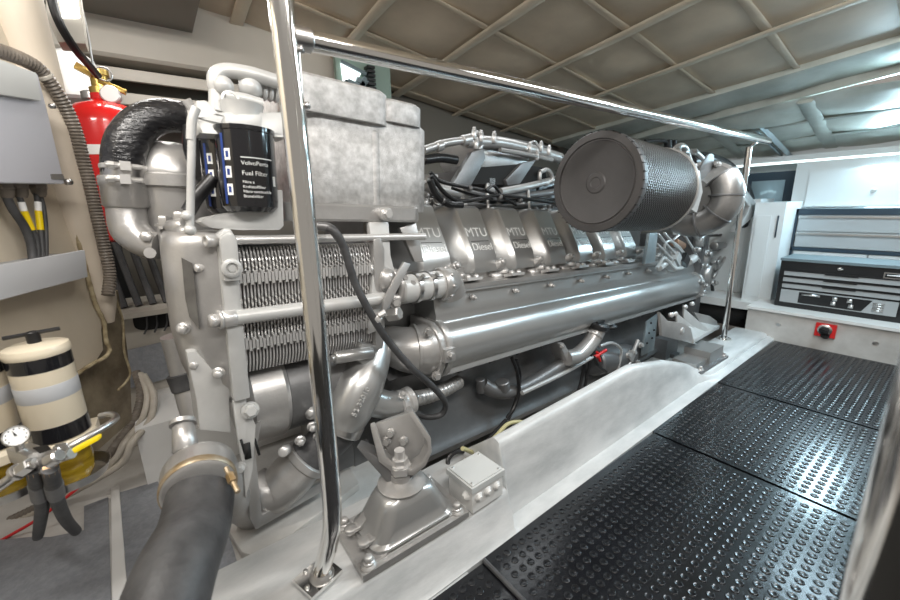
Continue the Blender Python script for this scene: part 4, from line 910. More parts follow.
m.xf(Matrix.Translation((-.66, -.82, -.135))); split_parts(m, 'lid_screw', 'steel_dull', jb)
m = MB(); m.tube([V((.70, .90, .22)), W(478, 452, 'Y', .93), W(496, 436, 'Y', .93), W(508, 424, 'Y', .93), W(522, 422, 'Y', .93), W(534, 426, 'Y', .96)], .0075, 10, 6)
tag(m.build('yellow_green_cable', mat('yellowed cable', (.45, .42, .22), .5)), 'yellowish cable running from the junction box under the engine', 'cable')
m = MB(); m.tube([W(450, 470, 'Y', .95), W(448, 460, 'Y', .97), W(456, 452, 'Y', .97), W(474, 450, 'Y', .97), W(486, 442, 'Y', .98), W(506, 420, 'Y', 1.0)], .008, 10, 6)
tag(m.build('black_wire', 'black'), 'black wire curling behind the junction box', 'cable')

# ================================================================== FAR END: chest, drawers, switch
tb = thing('tool_chest', 'black tool chest with grey drawer fronts standing on the white step', 'tool chest', (3.55, .51, .224), group=None)
def T(m, name, mt, label=None, parent=tb, base=(3.55, .51, .224)): m.xf(Matrix.Translation(-V(base))); return m.build(name, mt, parent, label)
ty0, ty1, tz0, tz1 = .19, .815, .224, .560
m = MB(); m.bx(3.555, 3.85, ty0, ty1, tz0, tz1, .008); T(m, 'body', 'black')
m = MB(); m.bx(3.545, 3.86, ty0 - .004, ty1 + .004, tz1 - .006, tz1 + .012, .005); T(m, 'lid', 'bluegrey', 'blue grey lid')
zs = [.490, .446, .402]
for i, z in enumerate(zs):
    m = MB(); m.bx(3.540, 3.556, ty0 + .03, ty1 - .03, z - .036, z - .004, .002)
    dr = T(m, 'drawer', 'drawer', 'grey drawer front'); 
    m = MB(); m.bx(3.534, 3.542, (ty0 + ty1) / 2 - .09, (ty0 + ty1) / 2 + .07, z - .012, z - .003, .002); m.bx(3.536, 3.556, ty0 + .03, ty1 - .03, z - .006, z, .001); T(m, 'handle', 'black', parent=dr, base=(3.55, .51, .224))
m = MB(); m.bx(3.540, 3.556, ty0 + .03, ty1 - .03, .262, .352, .002); dr = T(m, 'drawer', 'drawer', 'deep grey bottom drawer')
m = MB(); m.prism([(3.5385, ty1 - .13, .268), (3.5385, ty1 - .13, .345), (3.5385, ty0 + .14, .345), (3.5385, ty0 + .18, .268)], (.006, 0, 0)); T(m, 'graphic_panel', 'black', parent=dr)
m = MB(); m.bx(3.536, 3.542, ty1 - .145, ty1 - .24, .325, .337)
for yy, zz in ((.50, .325), (.505, .295), (.43, .325), (.42, .290)): m.bx(3.536, 3.542, yy - .012, yy + .012, zz - .012, zz + .012, .003)
for k in range(4): m.bx(3.536, 3.542, ty0 + .085, ty0 + .135, .28 + .015 * k, .287 + .015 * k)
m.xf(Matrix.Translation((-3.55, -.51, -.224))); split_parts(m, 'printed_mark', 'steel_dull', dr)
m = MB(); m.lathe((3.556, .51, .523), (-1, 0, 0), [(.010, 0), (.010, .006), (.004, .008)], 16); m.bx(3.545, 3.553, .49, .51, .519, .527); T(m, 'lock', 'steel_dull')
m = MB(); m.bx(3.548, 3.556, ty0 + .005, .31, .492, .527, .002); lb_ = T(m, 'badge', 'steel_dull', 'silver maker badge')
m = MB(); m.bx(3.546, 3.549, ty0 + .012, .303, .498, .521); T(m, 'badge_field', 'black', parent=lb_)
m = MB(); m.bx(3.5445, 3.547, ty0 + .02, .295, .506, .514); T(m, 'badge_print', 'paper', parent=lb_)
dc = thing('drawer_cabinet', 'pale drawer cabinet with dark frame built in behind the tool chest', 'cabinet', (4.0, .4, .224))
C0 = (4.0, .4, .224)
m = MB(); m.bx(4.01, 4.32, -.5, .90, .224, .90, .004); T(m, 'body', 'drawerlight', parent=dc, base=C0)
m = MB(); m.bx(3.985, 4.012, .862, .90, .224, .90, .004); m.bx(3.985, 4.012, -.5, .90, .855, .90, .004); m.bx(3.985, 4.012, -.5, .90, .585, .61, .004); m.bx(3.985, 4.012, -.5, .90, .224, .26, .004); T(m, 'frame', 'navyframe', 'dark blue frame', parent=dc, base=C0)
for z0, z1 in ((.735, .85), (.615, .725)):
    m = MB(); m.bx(3.992, 4.010, -.46, .855, z0, z1, .004); d_ = T(m, 'drawer', 'drawerlight', parent=dc, base=C0)
    m = MB(); m.bx(3.975, 3.995, -.46, .855, z1 - .018, z1 - .004, .004); T(m, 'handle', 'steel_dull', 'silver full width drawer pull', parent=d_, base=C0)
for y0, y1 in ((.45, .85), (-.1, .44)):
    m = MB(); m.bx(3.992, 4.010, y0, y1, .27, .58, .004); T(m, 'door', 'whitecool', parent=dc, base=C0)
wc = thing('wall_cupboard', 'white cupboard under the far ceiling above the drawer cabinet', 'cupboard', (4.1, .2, .91)); C1 = (4.1, .2, .91)
m = MB(); m.bx(4.12, 4.34, -.6, .95, .905, 1.25, .004); T(m, 'body', 'whitecool', parent=wc, base=C1)
m = MB(); m.bx(4.10, 4.122, -.6, .86, .915, 1.17, .004); dd = T(m, 'door', 'whitecool', parent=wc, base=C1)
m = MB(); m.lathe((4.10, .50, 1.02), (-1, 0, 0), [(.012, 0), (.016, .006), (.010, .012), (0, .013)], 18); T(m, 'knob', 'bilge', parent=dd, base=C1)
gs = thing('generator_enclosure', 'white sound enclosure with rounded top standing left of the tool chest', 'enclosure', (3.85, 1.1, .2)); C2 = (3.85, 1.1, .2)
m = MB(); m.bx(3.70, 4.26, .875, 1.06, .2, .955, .03, 4); T(m, 'body', 'whitecool', parent=gs, base=C2)
m = MB(); m.bx(3.69, 3.702, .95, 1.04, .24, .86, .003); T(m, 'front_panel', 'whitecool', parent=gs, base=C2)
m = MB(); m.bx(3.69, 3.702, .905, .912, .70, .86); T(m, 'vent_slot', 'navyframe', parent=gs, base=C2)
m = MB(); m.bx(3.95, 4.3, 1.10, 1.75, .2, .98, .006); lk = tag(m.build('storage_locker', 'whitecool'), 'plain pale locker between engine end and white sound enclosure', 'locker')
m = MB(); m.bx(3.944, 3.951, 1.17, 1.40, .24, .94, .002); m.build('door', 'whitecool', lk)
sw_ = thing('isolator_switch', 'red rotary isolator switch with black knob on the step face', 'switch', (3.42, .495, .135)); C3 = (3.42, .495, .135)
m = MB(); m.bx(3.400, 3.421, .445, .545, .095, .182, .008, 3); T(m, 'housing', 'redplastic', parent=sw_, base=C3)
m = MB(); m.lathe((3.400, .497, .143), (-1, 0, 0), [(.036, 0), (.036, .006), (.030, .010)], 28); T(m, 'dial', 'steel_dull', parent=sw_, base=C3)
m = MB(); m.lathe((3.392, .497, .143), (-1, 0, 0), [(.026, 0), (.024, .016), (.020, .018)], 24); m.box((3.372, .497, .143), (.012, .050, .016), Matrix.Rotation(.3, 3, 'X'), .004); m.cyl((3.402, .490, .108), (3.39, .490, .108), .022, n=16); T(m, 'knob', 'black', parent=sw_, base=C3)
for y, z, i in ((.74, .12, 'left'), (.265, .11, 'right')):
    m = MB(); m.lathe((3.421, y, z), (-1, 0, 0), [(.013, 0), (.014, .004), (.006, .006), (0, .004)], 16); tag(m.build('panel_stud', 'steel_dull'), 'small steel stud on the step face %s of the red switch' % i, 'stud')
# fluorescent fitting under the far ceiling
fl = thing('tube_light', 'long white fluorescent light strip under the far ceiling', 'light', (4.22, .7, 1.28)); C4 = (4.22, .7, 1.28)
m = MB(); m.bx(4.14, 4.27, -.7, 1.6, 1.268, 1.31, .01); T(m, 'housing', 'whitecool', parent=fl, base=C4)
m = MB(); m.cyl((4.17, -.65, 1.262), (4.17, 1.45, 1.262), .013, n=14); T(m, 'tube', 'glowcool', parent=fl, base=C4)
m = MB(); m.loft([[V((x, y, z)) for x, z in ((3.30, 1.52), (3.30, 1.545))] + [V((3.33, y, 1.545)), V((3.33, y, 1.52))] for y in (1.0, 1.02)])
m.bm.clear(); a, b = W(742, 106, 'Z', 1.50), W(794, 161, 'Z', 1.27)
a = W(742, 106, 'X', 3.40); b = W(795, 161, 'X', 4.30)
m.tube([a, b], .022, 4, 1); m.tube([a + V((0, .05, .0)), b + V((0, .05, 0))], .010, 8, 1)
tag(m.build('cable_trunking', 'steelplate'), 'grey metal trunking sloping down across the far ceiling', 'trunking')

# ================================================================== LEFT SIDE
WD = V((math.cos(math.radians(58)), math.sin(math.radians(58)), 0)); WN = V((WD.y, -WD.x, 0))      # along the wall, out of the wall
LW = V((-.156, 1.514, 0)) + WN * -.06
def L(x, y, off=0.):                         # a sight line cut with the left wall plane (off metres proud of it)
    d = ray(x, y); q = LW + WN * off; return EYE + d * ((q - EYE).dot(WN) / d.dot(WN))
def lw(s, off, z): return V((LW.x, LW.y, 0)) + WD * s + WN * off + V((0, 0, z))
def lo(p): p = V(p) - LW; return p.dot(WD), p.dot(WN), p.z
# insulated wall, wavy right edge
ed = [(22, -40), (28, 0), (46, 60), (62, 120), (78, 170), (90, 215), (100, 260), (106, 300), (102, 330), (104, 350), (96, 362), (80, 372), (66, 384), (60, 440)]
q = [L(x, y) for x, y in ed]
m = MB(); zb = q[-1].z; pts = q + [lw(-1.1, 0, zb - .05), lw(-1.1, 0, q[0].z)]
m.prism(pts, WN * -.05, .006); struct(m.build('wall_left', 'cream', label='cream insulated facing on the left hull side'))
# lagged vertical roll
m = MB(); m.tube([L(x, y, o) for x, y, o in ((0, -60, .01), (14, 0, .01), (32, 60, .0), (51, 130, .0), (72, 200, 0), (90, 255, .0), (103, 300, -.0), (110, 322, -.0))], [.058, .056, .052, .050, .048, .044, .034, .012], 22, 7)
struct(m.build('lagging_left', 'creampipe', label='padded cream lagging roll along the hull frame', ang=60))
m = MB()
sp = [(66, 180), (71, 205), (77, 235), (84, 262), (90, 285), (96, 305), (104, 322), (106, 340), (110, 350), (104, 358), (92, 364), (80, 372), (72, 378)]
m.tube([L(x, y, .012) for x, y in sp], .0065, 8, 6, ribs=.03); struct(m.build('trim_5', 'seam', label='frayed yellowish seam along the insulation edge'))
m = MB(); q = [L(x, y, -.06) for x, y in ((50, 340), (118, 290), (126, 340), (130, 372), (132, 420), (96, 452), (40, 470))]; m.prism(q, WN * -.03); struct(m.build('hull_laminate', 'hull', label='bare brown hull laminate below the insulation'))
m = MB(); m.tube([L(x, y, -.02) for x, y in ((116, 300), (123, 322), (124, 350), (130, 372), (126, 382), (118, 390))], .004, 8, 5, ribs=.012); struct(m.build('trim_6', 'seam', label='torn glue line down the laminate edge'))
m = MB(); m.prism([L(x, y, -.5) for x, y in ((90, 200), (190, 200), (190, 300), (115, 310))], WN * -.03); struct(m.build('hull_shadow_panel', 'void'))  # black sheet stands in for the dark gap past the insulation
# louver area behind: grey support with slot and pad
m = MB(); m.bx(-.5, .35, 2.08, 2.40, -.0, .585, .006); struct(m.build('bearer_port', 'beige', label='beige box bearer behind the cooler'))
m = MB(); m.bx(-.5, .35, 2.02, 2.42, .585, .605, .004); struct(m.build('shelf_port', 'beige'))
m = MB(); c0 = W(158, 319, 'Y', 2.075); m.prism([(c0.x + .085 * math.copysign(abs(math.cos(a)) ** .6, math.cos(a)), 2.078, c0.z + .042 * math.copysign(abs(math.sin(a)) ** .6, math.sin(a))) for a in [2 * PI * k / 28 for k in range(28)]], (0, -.004, 0)); struct(m.build('slot_opening', 'void'))
m = MB()
for k in range(5): p = V((-.10 + .035 * k, 2.066, .50)); m.tube([p, p + V((.015, 0, .03)), p + V((.02, .0, .07))], .004, 6, 3)
tag(m.build('cable_bundle', 'rubber'), 'dark cables passing the oval slot behind the cooler', 'cables')
m = MB()
for k in range(6): m.tube([V((-.20 + .05 * k, 2.15, .61)), V((-.22 + .05 * k, 2.2, .75)), V((-.25 + .05 * k, 2.25, .98))], .014, 8, 4)
tag(m.build('dark_hose_bundle', 'rubber'), 'upright dark hoses on the shelf behind the coolant elbow', 'hoses')
m = MB(); m.box(W(150, 368, 'Y', 2.06), (.17, .012, .15), Matrix.Rotation(-.12, 3, 'Y'), .002); q = [W(x, y, 'Y', 2.07) for x, y in ((127, 350), (190, 335), (190, 372), (122, 390))]
m.bm.clear(); m.prism(q, (0, -.012, 0), .002); tag(m.build('upright_grey_pad', 'greypad'), 'grey anti slip pad on the upright face behind the cooler', 'pad')
m = MB(); m.bx(-.17, .4, 1.72, 2.08, -.0, .235, .01); struct(m.build('bilge_box', 'white', label='white moulded box in the bilge'))
# hoses dropping into the bilge beside the box
for k, (r, mt, lb) in enumerate(((.016, 'conduit', 'dark corrugated hose beside the white moulded box'), (.012, 'creamhose', 'off white hose bending down beside the white moulded box'), (.012, 'creamhose', 'dirty white hose outermost beside the white moulded box'))):
    o = k * 8
    pts = [D(136 + o * .5, 372 + o * .2, 1.62), D(141 + o * .8, 395, 1.58), D(134 + o * 1.0, 420, 1.50), D(118 + o * .9, 442, 1.40), D(106 + o, 458 + o * .3, 1.40), D(76 + o * .5, 486, 1.38), D(36 + o * .4, 508, 1.36), D(-6 + o * .4, 528, 1.34)]
    m = MB().tube(pts, r, 12, 6, ribs=.014 if k == 0 else 0); tag(m.build('bilge_hose', mt), lb, 'hose', 'hoses running into the bilge')
m = MB(); m.tube([D(0, 541, 1.25), D(30, 524, 1.26), D(48, 512, 1.27), D(90, 478, 1.33)], .005, 8, 5); tag(m.build('red_wire', 'redplastic'), 'thin red wire lying along the bilge hoses', 'wire')
# grey pads on the bilge floor
def pad(pxs, label, z=.0):
    q = [W(x, y, 'Z', z + .006) for x, y in pxs]; c = sum(q, V()) / len(q); c.z = z
    m = MB(); m.prism(q, (0, 0, -.006), 0)
    tag(m.build('floor_pad', 'greypad', loc=c), label, 'floor pad', 'grey floor pads'); return c
pad([(-140, 620), (-60, 545), (30, 537), (50, 537), (84, 530), (84, 506), (108, 497), (111, 600), (113, 660)], 'grey anti slip floor pad below the fuel filters with a notched corner')
pad([(118, 493), (157, 481), (165, 490), (225, 520), (248, 600), (262, 660), (135, 660), (126, 600)], 'grey anti slip floor pad beneath the fat seawater hose')
m = MB(); q = [W(x, y, 'Z', .012) for x, y in ((111, 488), (119, 485), (128, 600), (134, 680), (116, 680), (112, 600))]; m.prism(q, (0, 0, -.012), .002); struct(m.build('trim_7', 'white', label='white strip between the grey floor pads'))
m = MB(); q = [W(x, y, 'Z', .16) for x, y in ((236, 492), (300, 470), (340, 500), (330, 560), (262, 566), (226, 530))]
m.prism([W(225, 530, 'Z', .0), W(243, 560, 'Z', .0), W(262, 566, 'Z', .0), W(360, 490, 'Z', .0), W(330, 440, 'Z', .0), W(236, 490, 'Z', .0)], (0, 0, .03), .004); struct(m.build('trim_8', 'bilge', label='beige floor moulding under the coolant pump'))

# electrical enclosure
eb = thing('electrical_enclosure', 'grey electrical enclosure mounted on the left wall', 'enclosure', L(20, 190, 0))
e0 = L(20, 190, 0)
def LB(m, name, mt, parent, base, label=None): m.xf(Matrix.Translation(-V(base))); return m.build(name, mt, parent, label)
def lprism(m, pxs, off, th, bev=.003): m.prism([L(x, y, off) for x, y in pxs], WN * -th, bev); return m
m = MB(); lprism(m, ((-120, 20), (38, 74), (46, 104), (65, 184), (-120, 181)), .10, .10, .004); LB(m, 'body', 'greybox', eb, e0)
m = MB(); lprism(m, ((-120, 15), (37, 73), (42, 101), (-120, 76)), .115, .016, .003); LB(m, 'lid', 'greylid', eb, e0)
m = MB(); lprism(m, ((51, 174), (63, 174), (65, 180), (52, 179)), .102, .002, .0); LB(m, 'type_plate', 'label', eb, e0)
m = MB(); p = L(50, 106, .10); m.cyl(p, p + WN * .01, .006, n=10); p = L(66, 182, .09); m.cyl(p, p + WN * .012, .008, n=10); m.xf(Matrix.Translation(-e0)); split_parts(m, 'lid_screw', 'steel_dull', eb)
for x in (4, 18, 37):
    p = L(x, 184, .05); m = MB(); m.cyl(p + V((0, 0, .01)), p - V((0, 0, .012)), .019, n=6, bev=.002); m.lathe(p - V((0, 0, .010)), (0, 0, -1), [(.016, 0), (.014, .014), (.010, .022)], 16); LB(m, 'cable_gland', 'conduit', eb, e0)
for i, (pts, r, lb) in enumerate((([(4, 190), (12, 208), (24, 226), (31, 244), (33, 262)], .009, 'thick dark cable leftmost under the grey enclosure'), ([(17, 190), (22, 204), (30, 224), (37, 242), (38, 262)], .006, 'dark cable with yellow marker in the middle under the enclosure'), ([(36, 190), (38, 206), (40, 226), (42, 244), (43, 262)], .006, 'dark cable with yellow marker below the right gland'), ([(39, 190), (44, 210), (46, 235), (46, 262)], .005, 'thin dark cable rightmost under the enclosure'))):
    t = thing('power_cable', lb, 'cable', L(*pts[-1], .04), group='cables under the enclosure'); b_ = t.location.copy()
    m = MB().tube([L(x, y, .05) for x, y in pts], r, 12, 6); LB(m, 'sheath', 'rubber', t, b_)
    if i in (1, 2):
        a, c = (L(24, 211, .05), L(32, 230, .05)) if i == 1 else (L(38.3, 211, .05), L(40.5, 230, .05))
        m = MB().cyl(a, c, r + .001, n=12); LB(m, 'marker', 'yellow', t, b_, 'yellow cable marker')
        a, c = (L(21, 202, .05), L(24, 211, .05)) if i == 1 else (L(37.7, 202, .05), L(38.3, 211, .05)); m = MB().cyl(a, c, r + .001, n=12); LB(m, 'cable_label', 'paper', t, b_, 'white printed label')
ct = L(20, 280, 0); tr_ = thing('cable_tray', 'grey metal cable tray on the left wall below the enclosure', 'cable tray', ct)
m = MB(); lprism(m, ((-150, 292), (85, 250), (88, 277), (-150, 340)), .09, .01, .002); LB(m, 'front_face', 'tray', tr_, ct)
m = MB(); lprism(m, ((-150, 296), (83, 253), (85, 256), (-150, 302)), .085, .085, .0); LB(m, 'bottom', 'tray', tr_, ct)
# conduit
m = MB().tube([L(x, y, .06) for x, y in ((-40, 40), (0, 51), (24, 60), (40, 70), (54, 88), (66, 108), (76, 132), (82, 155), (90, 185), (97, 215), (104, 245), (110, 275), (108, 295))], .017, 14, 6, ribs=.009)
tag(m.build('corrugated_conduit', 'conduit'), 'brown corrugated conduit curving down from above the enclosure', 'conduit')
m = MB().lathe(L(44, 76, .06) - V((.003, 0, -.004)), L(54, 88, .06) - L(40, 70, .06), [(.0175, 0), (.0195, .002), (.0195, .008), (.0175, .010)], 16); tag(m.build('cable_tie', 'creamhose'), 'pale cable tie round the brown conduit', 'cable tie')

# fire extinguisher
xc = W(106, 112, 'Y', 1.98); FZ = .90; fx = thing('fire_extinguisher', 'red fire extinguisher with brass valve behind the black hose', 'fire extinguisher', (xc.x, xc.y, FZ))
def X(m, name, mt, label=None): m.xf(Matrix.Translation((-xc.x, -xc.y, -FZ))); return m.build(name, mt, fx, label)
tz = W(106, 104, 'Y', 1.98).z
m = MB(); m.lathe((xc.x, xc.y, FZ), (0, 0, 1), [(.08, 0), (.115, .01), (.125, .04), (.125, tz - FZ - .08), (.115, tz - FZ - .04), (.085, tz - FZ - .012), (.05, tz - FZ), (.035, tz - FZ + .01), (.035, tz - FZ + .03), (0, tz - FZ + .03)], 40); X(m, 'cylinder', 'red')
m = MB(); m.lathe((xc.x, xc.y, W(95, 145, 'Y', 1.86).z - .03), (0, 0, 1), [(.1252, 0), (.127, .001), (.127, .032), (.1252, .033)], 40); X(m, 'strap', 'paper', 'white strap')
m = MB(); m.lathe((xc.x, xc.y, tz + .02), (0, 0, 1), [(.034, 0), (.034, .03), (.025, .034), (.025, .07), (.032, .072), (.032, .09), (0, .092)], 18); m.box((xc.x - .035, xc.y - .02, tz + .10), (.045, .022, .022), Matrix.Rotation(.5, 3, 'Y'), .006); m.cyl((xc.x + .0, xc.y - .02, tz + .07), (xc.x + .07, xc.y - .03, tz + .04), .01, n=10); X(m, 'valve', 'brass', 'brass valve')
gp = W(110, 94, 'Y', 1.93); m = MB(); m.lathe(gp, (-.2, -1, .1), [(.030, -.02), (.030, 0), (.026, .003)], 24); X(m, 'gauge_case', 'bolt')
m = MB(); m.lathe(gp, (-.2, -1, .1), [(.026, .0031), (0, .0036)], 24); m.bm.verts.ensure_lookup_table(); X(m, 'gauge_face', 'paper')
m = MB(); p = W(104, 74, 'Y', 1.95); m.tube([p + V((.022 * math.cos(a), 0, .022 * math.sin(a))) for a in [2 * PI * k / 12 for k in range(13)]], .003, 6, 3); X(m, 'pull_ring', 'steel_dull')
m = MB(); m.tube([W(98, 76, 'Y', 1.93), W(88, 64, 'Y', 1.88), W(76, 50, 'Y', 1.82), W(62, 28, 'Y', 1.76), W(54, 8, 'Y', 1.75), W(50, -10, 'Y', 1.75)], .012, 10, 6); tag(m.build('black_hose', 'black'), 'black hose hanging from the ceiling to the extinguisher valve', 'hose')
m = MB(); m.tube([W(80, 0, 'Y', 1.95), W(88, 35, 'Y', 1.95), W(92, 60, 'Y', 1.95), W(94, 72, 'Y', 1.95)], .004, 6, 5); tag(m.build('pull_cable', 'steel_dull'), 'thin grey pull cable dropping beside the black hose', 'cable')
# white cylinder behind the extinguisher
cb_ = W(80, 102, 'Y', 2.25); ctp = W(78, 52, 'Y', 2.25).z; H_ = ctp - cb_.z
m = MB(); m.lathe((0, 0, 0), (0, 0, 1), [(.070, 0), (.082, .01), (.082, H_ * .7), (.07, H_ * .86), (.04, H_ * .97), (0, H_)], 32); tag(m.build('white_canister', 'white', loc=(0, 0, 0)), 'white canister half hidden left of the extinguisher', 'canister').location = cb_
q = W(94, 101, 'Y', 2.08); m = MB(); m.cyl((0, 0, 0), (0, 0, .03), .035, n=24, bev=.004); tag(m.build('round_cap', 'steel_dull'), 'small round silver cap between canister and extinguisher', 'cap').location = q
# ceiling lamp at the top left
lp = thing('bulkhead_lamp', 'white fluorescent lamp fitting at the top left corner', 'lamp', W(66, 20, 'Y', 1.8)); lb0 = lp.location.copy()
m = MB(); m.prism([W(x, y, 'Y', 1.8) for x, y in ((44, -30), (76, -30), (86, 44), (58, 42), (46, 16))], (0, .09, 0), .006); LB(m, 'housing', 'beige', lp, lb0)
m = MB(); m.prism([W(x, y, 'Y', 1.795) for x, y in ((54, -30), (74, -30), (80, 18), (62, 18))], (0, .03, 0), .006); LB(m, 'diffuser', 'glow', lp, lb0)
# lit opening high in the side wall
lo_ = thing('control_board', 'green grey circuit unit in a lit opening behind the expansion tank', 'circuit unit', (1.10, 2.38, 1.6)); C5 = (1.10, 2.38, 1.6)
m = MB(); m.bx(.96, 1.30, 2.30, 2.33, 1.50, 1.84, .003); T(m, 'backboard', 'greygreen', parent=lo_, base=C5)
m = MB(); m.prism([W(x, y, 'Y', 2.285) for x, y in ((341, 61), (362, 72), (350, 92), (344, 86))], (0, .012, 0)); T(m, 'glow_panel', 'glowcool', parent=lo_, base=C5)  # panel glows by itself to stand in for light in the opening
m = MB(); m.tube([W(341, 61, 'Y', 2.27), W(366, 74, 'Y', 2.27)], .01, 6, 1); rn = random.Random(9)
for k in range(12): m.box(W(344 + rn.random() * 24, 80 + rn.random() * 12, 'Y', 2.275), (.03, .02, .025), Matrix.Rotation(rn.random(), 3, 'Y'), .003)
T(m, 'terminal', 'bluegrey', parent=lo_, base=C5)
m = MB()
for k in range(8): m.bx(1.13, 1.175, 2.25, 2.30, 1.62 + .022 * k, 1.634 + .022 * k, .002)
T(m, 'heat_sink', 'black', parent=lo_, base=C5)

# ================================================================== FUEL FILTER SEPARATORS
def separator(c, r, ztop, zbot, label, tilt=0.):
    t = thing('fuel_separator', label, 'fuel filter', (c.x, c.y, zbot), group='cream fuel separators')
    H = ztop - zbot
    def S(m, name, mt, lab=None, par=None): return m.build(name, mt, par or t, lab)
    m = MB(); m.lathe((0, 0, 0), (0, 0, 1), [(r * .9, 0), (r * .97, .006), (r * .97, H - .03), (r * .9, H - .028)], 44); S(m, 'canister', 'creamcan')
    m = MB(); m.lathe((0, 0, H - .03), (0, 0, 1), [(r * 1.0, 0), (r * 1.03, .004), (r * 1.03, .012), (r * .98, .02), (r * .8, .024), (0, .028)], 44); lid = S(m, 'lid', 'creamcan')
    m = MB(); m.cyl((0, 0, H - .004), (0, 0, H + .022), .012, n=12, bev=.002); m.cyl((-.045, .0, H + .016), (.045, .0, H + .020), .0045, n=10); S(m, 't_handle', 'black', 'dark T handle')
    for a, b in ((.735, .865), (.015, .175)):
        m = MB(); m.lathe((0, 0, a * H), (0, 0, 1), [(r * .972, 0), (r * .985, .001), (r * .985, (b - a) * H), (r * .972, (b - a) * H + .001)], 44); S(m, 'black_band', 'blackgloss')
    m = MB(); m.lathe((0, 0, .44 * H), (0, 0, 1), [(r * .972, 0), (r * .98, .001), (r * .98, .15 * H), (r * .972, .15 * H + .001)], 44); S(m, 'grey_label', 'tray')
    m = MB(); m.lathe((0, 0, -.035), (0, 0, 1), [(r * .9, 0), (r * 1.12, .006), (r * 1.14, .026), (r * 1.0, .036)], 40); m.box((.045, .035, -.018), (.03, .05, .03), None, .006); S(m, 'filter_base', 'creamcan')
    m = MB(); m.lathe((0, 0, -.035), (0, 0, -1), [(r * .80, 0), (r * .82, .03), (r * .78, .065), (r * .55, .088), (0, .092)], 36); S(m, 'sediment_bowl', 'glassfuel', 'yellow fuel in a clear bowl')
    m = MB(); m.lathe((0, 0, -.128), (0, 0, 1), [(0, 0), (r * .5, .0), (r * 1.1, .014), (r * 1.30, .034), (r * 1.33, .034), (r * 1.14, .010), (r * .5, -.006), (0, -.006)], 40); S(m, 'drip_tray', 'steel_dull')
    return t
c1 = D(50, 395, .90); top1 = D(40, 336, .905).z; bot1 = D(60, 440, .90).z
separator(V((c1.x, c1.y, 0)), .055, top1, bot1 + .0, 'cream fuel separator canister with black bands and T handle left of the engine')
c2 = D(-22, 400, .86)
separator(V((c2.x, c2.y, 0)), .055, top1, bot1, 'cream fuel separator canister cut off by the left edge')
# manifold block joining them, gauge, pipes
vb = thing('fuel_valve_block', 'grey aluminium fuel valve block with gauge in front of the separators', 'valve block', D(40, 450, .74)); b0 = vb.location.copy()
def VB(m, name, mt, label=None): return LB(m, name, mt, vb, b0, label)
dz = .74
m = MB(); q = [D(5, 449, dz + .02), D(30, 442, dz + .03), D(56, 450, dz), D(37, 461, dz - .02)]; m.prism(q, (0, 0, -.03), .003); VB(m, 'block', 'steel_dull')
m = MB(); q = [D(33, 449, dz - .02), D(47, 446, dz - .02), D(52, 450, dz - .02), D(40, 454, dz - .02)]; m.prism([p + V((0, 0, .003)) for p in q], (0, 0, -.002)); VB(m, 'engraved_plate', 'black')
gc = D(16, 436, dz); gd = (EYE + V((0, 0, .1)) - gc).normalized()
m = MB(); m.lathe(gc - gd * .015, gd, [(.014, 0), (.018, .003), (.0195, .015), (.018, .020), (.0165, .018), (.0165, .017)], 30); m.cyl(gc - gd * .012, gc - gd * .012 - V((0, 0, .05)), .007, n=10); VB(m, 'gauge_case', 'steel_dull')
m = MB(); m.lathe(gc + gd * .0022, gd, [(.0165, 0), (0, .0003)], 28); VB(m, 'gauge_face', 'paper')
gx, gy, _ = frame(gd); m = MB(); m.prism([gc + gd * .003 + gx * .002, gc + gd * .003 - gx * .002, gc + gd * .003 + gy * .012 - gx * .003], gd * .0006); 
for k in range(9):
    a = -.6 + k * .55; p = gc + gd * .003 + (gx * math.cos(a) + gy * math.sin(a)) * .0135; m.box(p, (.0015, .0015, .0015))
VB(m, 'gauge_needle', 'black')
m = MB(); m.tube([D(56, 452, dz), D(70, 446, dz + .02), D(92, 434, dz + .05), D(112, 422, dz + .09), D(116, 417, dz + .12), D(110, 414, dz + .14), D(100, 416, dz + .14)], .0065, 12, 6); m.cyl(D(56, 452, dz), D(66, 447, dz + .015), .011, n=6); m.cyl(D(60, 450, dz), D(62, 449, dz + .005), .013, n=6); VB(m, 'loop_pipe', 'steel_dull')
m = MB(); m.tube([D(36, 462, dz - .02), D(22, 470, dz - .02), D(0, 486, dz - .03), D(-30, 505, dz - .04)], .0085, 12, 5); m.cyl(D(32, 463, dz - .02), D(20, 471, dz - .02), .013, n=6, bev=.002); m.cyl(D(19, 471, dz - .02), D(16, 473, dz - .02), .015, n=14); VB(m, 'straight_pipe', 'steel_dull')
m = MB(); a, b = D(72, 452, dz - .01), D(98, 438, dz + .02); xx = (b - a).normalized(); m.prism([D(70, 450, dz), D(97, 436, dz + .03), D(98, 441, dz + .03), D(71, 456, dz)], FW * .012 + V((0, 0, .004)), .003); VB(m, 'lever_handle', 'yellow', 'yellow lever handle')
m = MB(); m.cyl(D(48, 462, dz - .02), D(60, 455, dz - .02), .013, n=12, bev=.003); m.cyl(D(58, 458, dz), D(72, 453, dz), .010, n=12); VB(m, 'valve_body', 'steel_dull')
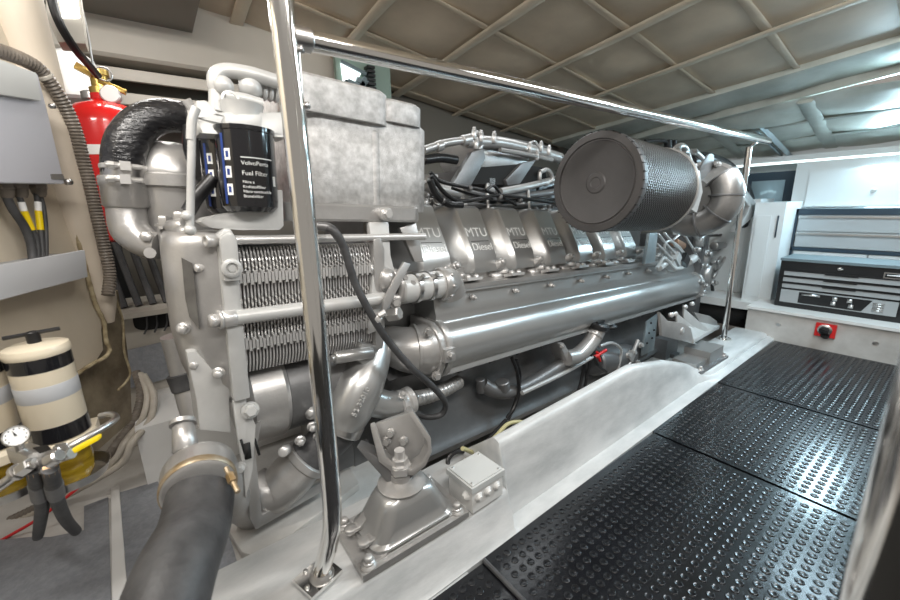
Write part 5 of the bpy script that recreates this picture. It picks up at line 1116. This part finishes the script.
for pts, lab in ((((50, 468), (54, 486), (58, 502), (66, 520), (76, 531)), 'right'), (((34, 468), (38, 486), (42, 505), (40, 524), (38, 536)), 'left')):
    t = thing('fuel_hose', 'black braided fuel hose with bronze fitting under the valve block, the %s one' % lab, 'hose', D(*pts[-1], 1.0), group='fuel hoses under the valve block'); tb0 = t.location.copy()
    dd = [dz, dz + .03, dz + .09, dz + .16, 1.21 if lab == 'right' else 1.20]
    P = [D(x, y, q) for (x, y), q in zip(pts, (dz - .01, dz + .04, dz + .12, dz + .24, dz + .38))]
    m = MB().tube(P, .0125, 14, 6); LB(m, 'sheath', 'rubber', t, tb0)
    m = MB().cyl(P[0], P[0].lerp(P[1], .8), .0125, n=10, bev=.002); LB(m, 'fitting', 'bronze', t, tb0, 'bronze fitting')
    m = MB().cyl(P[0].lerp(P[1], .85), P[1].lerp(P[2], .6), .0145, n=16, bev=.003); LB(m, 'ferrule', 'silver_dark', t, tb0)

# ================================================================== CAMERA, LIGHT
cam = bpy.data.cameras.new('camera'); co = bpy.data.objects.new('camera', cam); COL.objects.link(co)
cam.sensor_width = 36; cam.lens = 36 * FPX / 900; cam.clip_start = .02
co.matrix_world = Matrix.Translation(EYE) @ Matrix((RT, UP, -FW)).transposed().to_4x4()
cam.dof.use_dof = True; cam.dof.focus_distance = 1.5; cam.dof.aperture_fstop = 3.2
bpy.context.scene.camera = co
def area(name, loc, tgt, sx, sy, e, col):
    l = bpy.data.lights.new(name, 'AREA'); l.shape = 'RECTANGLE'; l.size = sx; l.size_y = sy; l.energy = e; l.color = col
    o = bpy.data.objects.new(name, l); COL.objects.link(o); o.location = loc
    d = V(tgt) - V(loc); o.rotation_euler = d.to_track_quat('-Z', 'Y').to_euler(); return o
area('fill_camera_side', (.35, -.35, 1.98), (.6, .9, .4), 1.5, .14, 26, (1, .965, .92))  # added fill from the camera side, no fitting modelled
area('fill_left', (-.55, .75, 2.0), (-.3, 1.5, .4), .9, .14, 20, (1, .96, .90))  # unseen overhead light added to brighten the left side
area('fill_walkway_mid', (2.2, .1, 1.80), (2.2, .7, .0), 1.5, .14, 22, (.90, .97, 1))  # unseen overhead light added above the walkway, also reflects in the mats
area('forward_tube', (4.08, .45, 1.25), (2.4, .45, .1), .20, 1.9, 78, (.60, .86, 1))
area('mat_reflection_fill', (3.0, .05, 1.56), (2.6, .25, 0), .9, .14, 14, (.62, .86, 1))  # added out of view to widen the cool reflection on the mats
area('engine_top_light', (1.5, 1.75, 1.72), (1.4, 1.4, .8), 1.6, .10, 4, (.92, .97, 1))  # weak area light over the valley, no fitting modelled
area('port_lamp', (.15, 1.95, 1.80), (.1, 1.6, .6), .6, .12, 5, (1, .98, .94))
w = bpy.data.worlds.new('world'); bpy.context.scene.world = w; w.use_nodes = True
w.node_tree.nodes['Background'].inputs[0].default_value = (1, .93, .84, 1); w.node_tree.nodes['Background'].inputs[1].default_value = .30
vs = bpy.context.scene.view_settings; vs.view_transform = 'Standard'; vs.look = 'None'; vs.exposure = .12; vs.gamma = 1; vs.use_curve_mapping = False
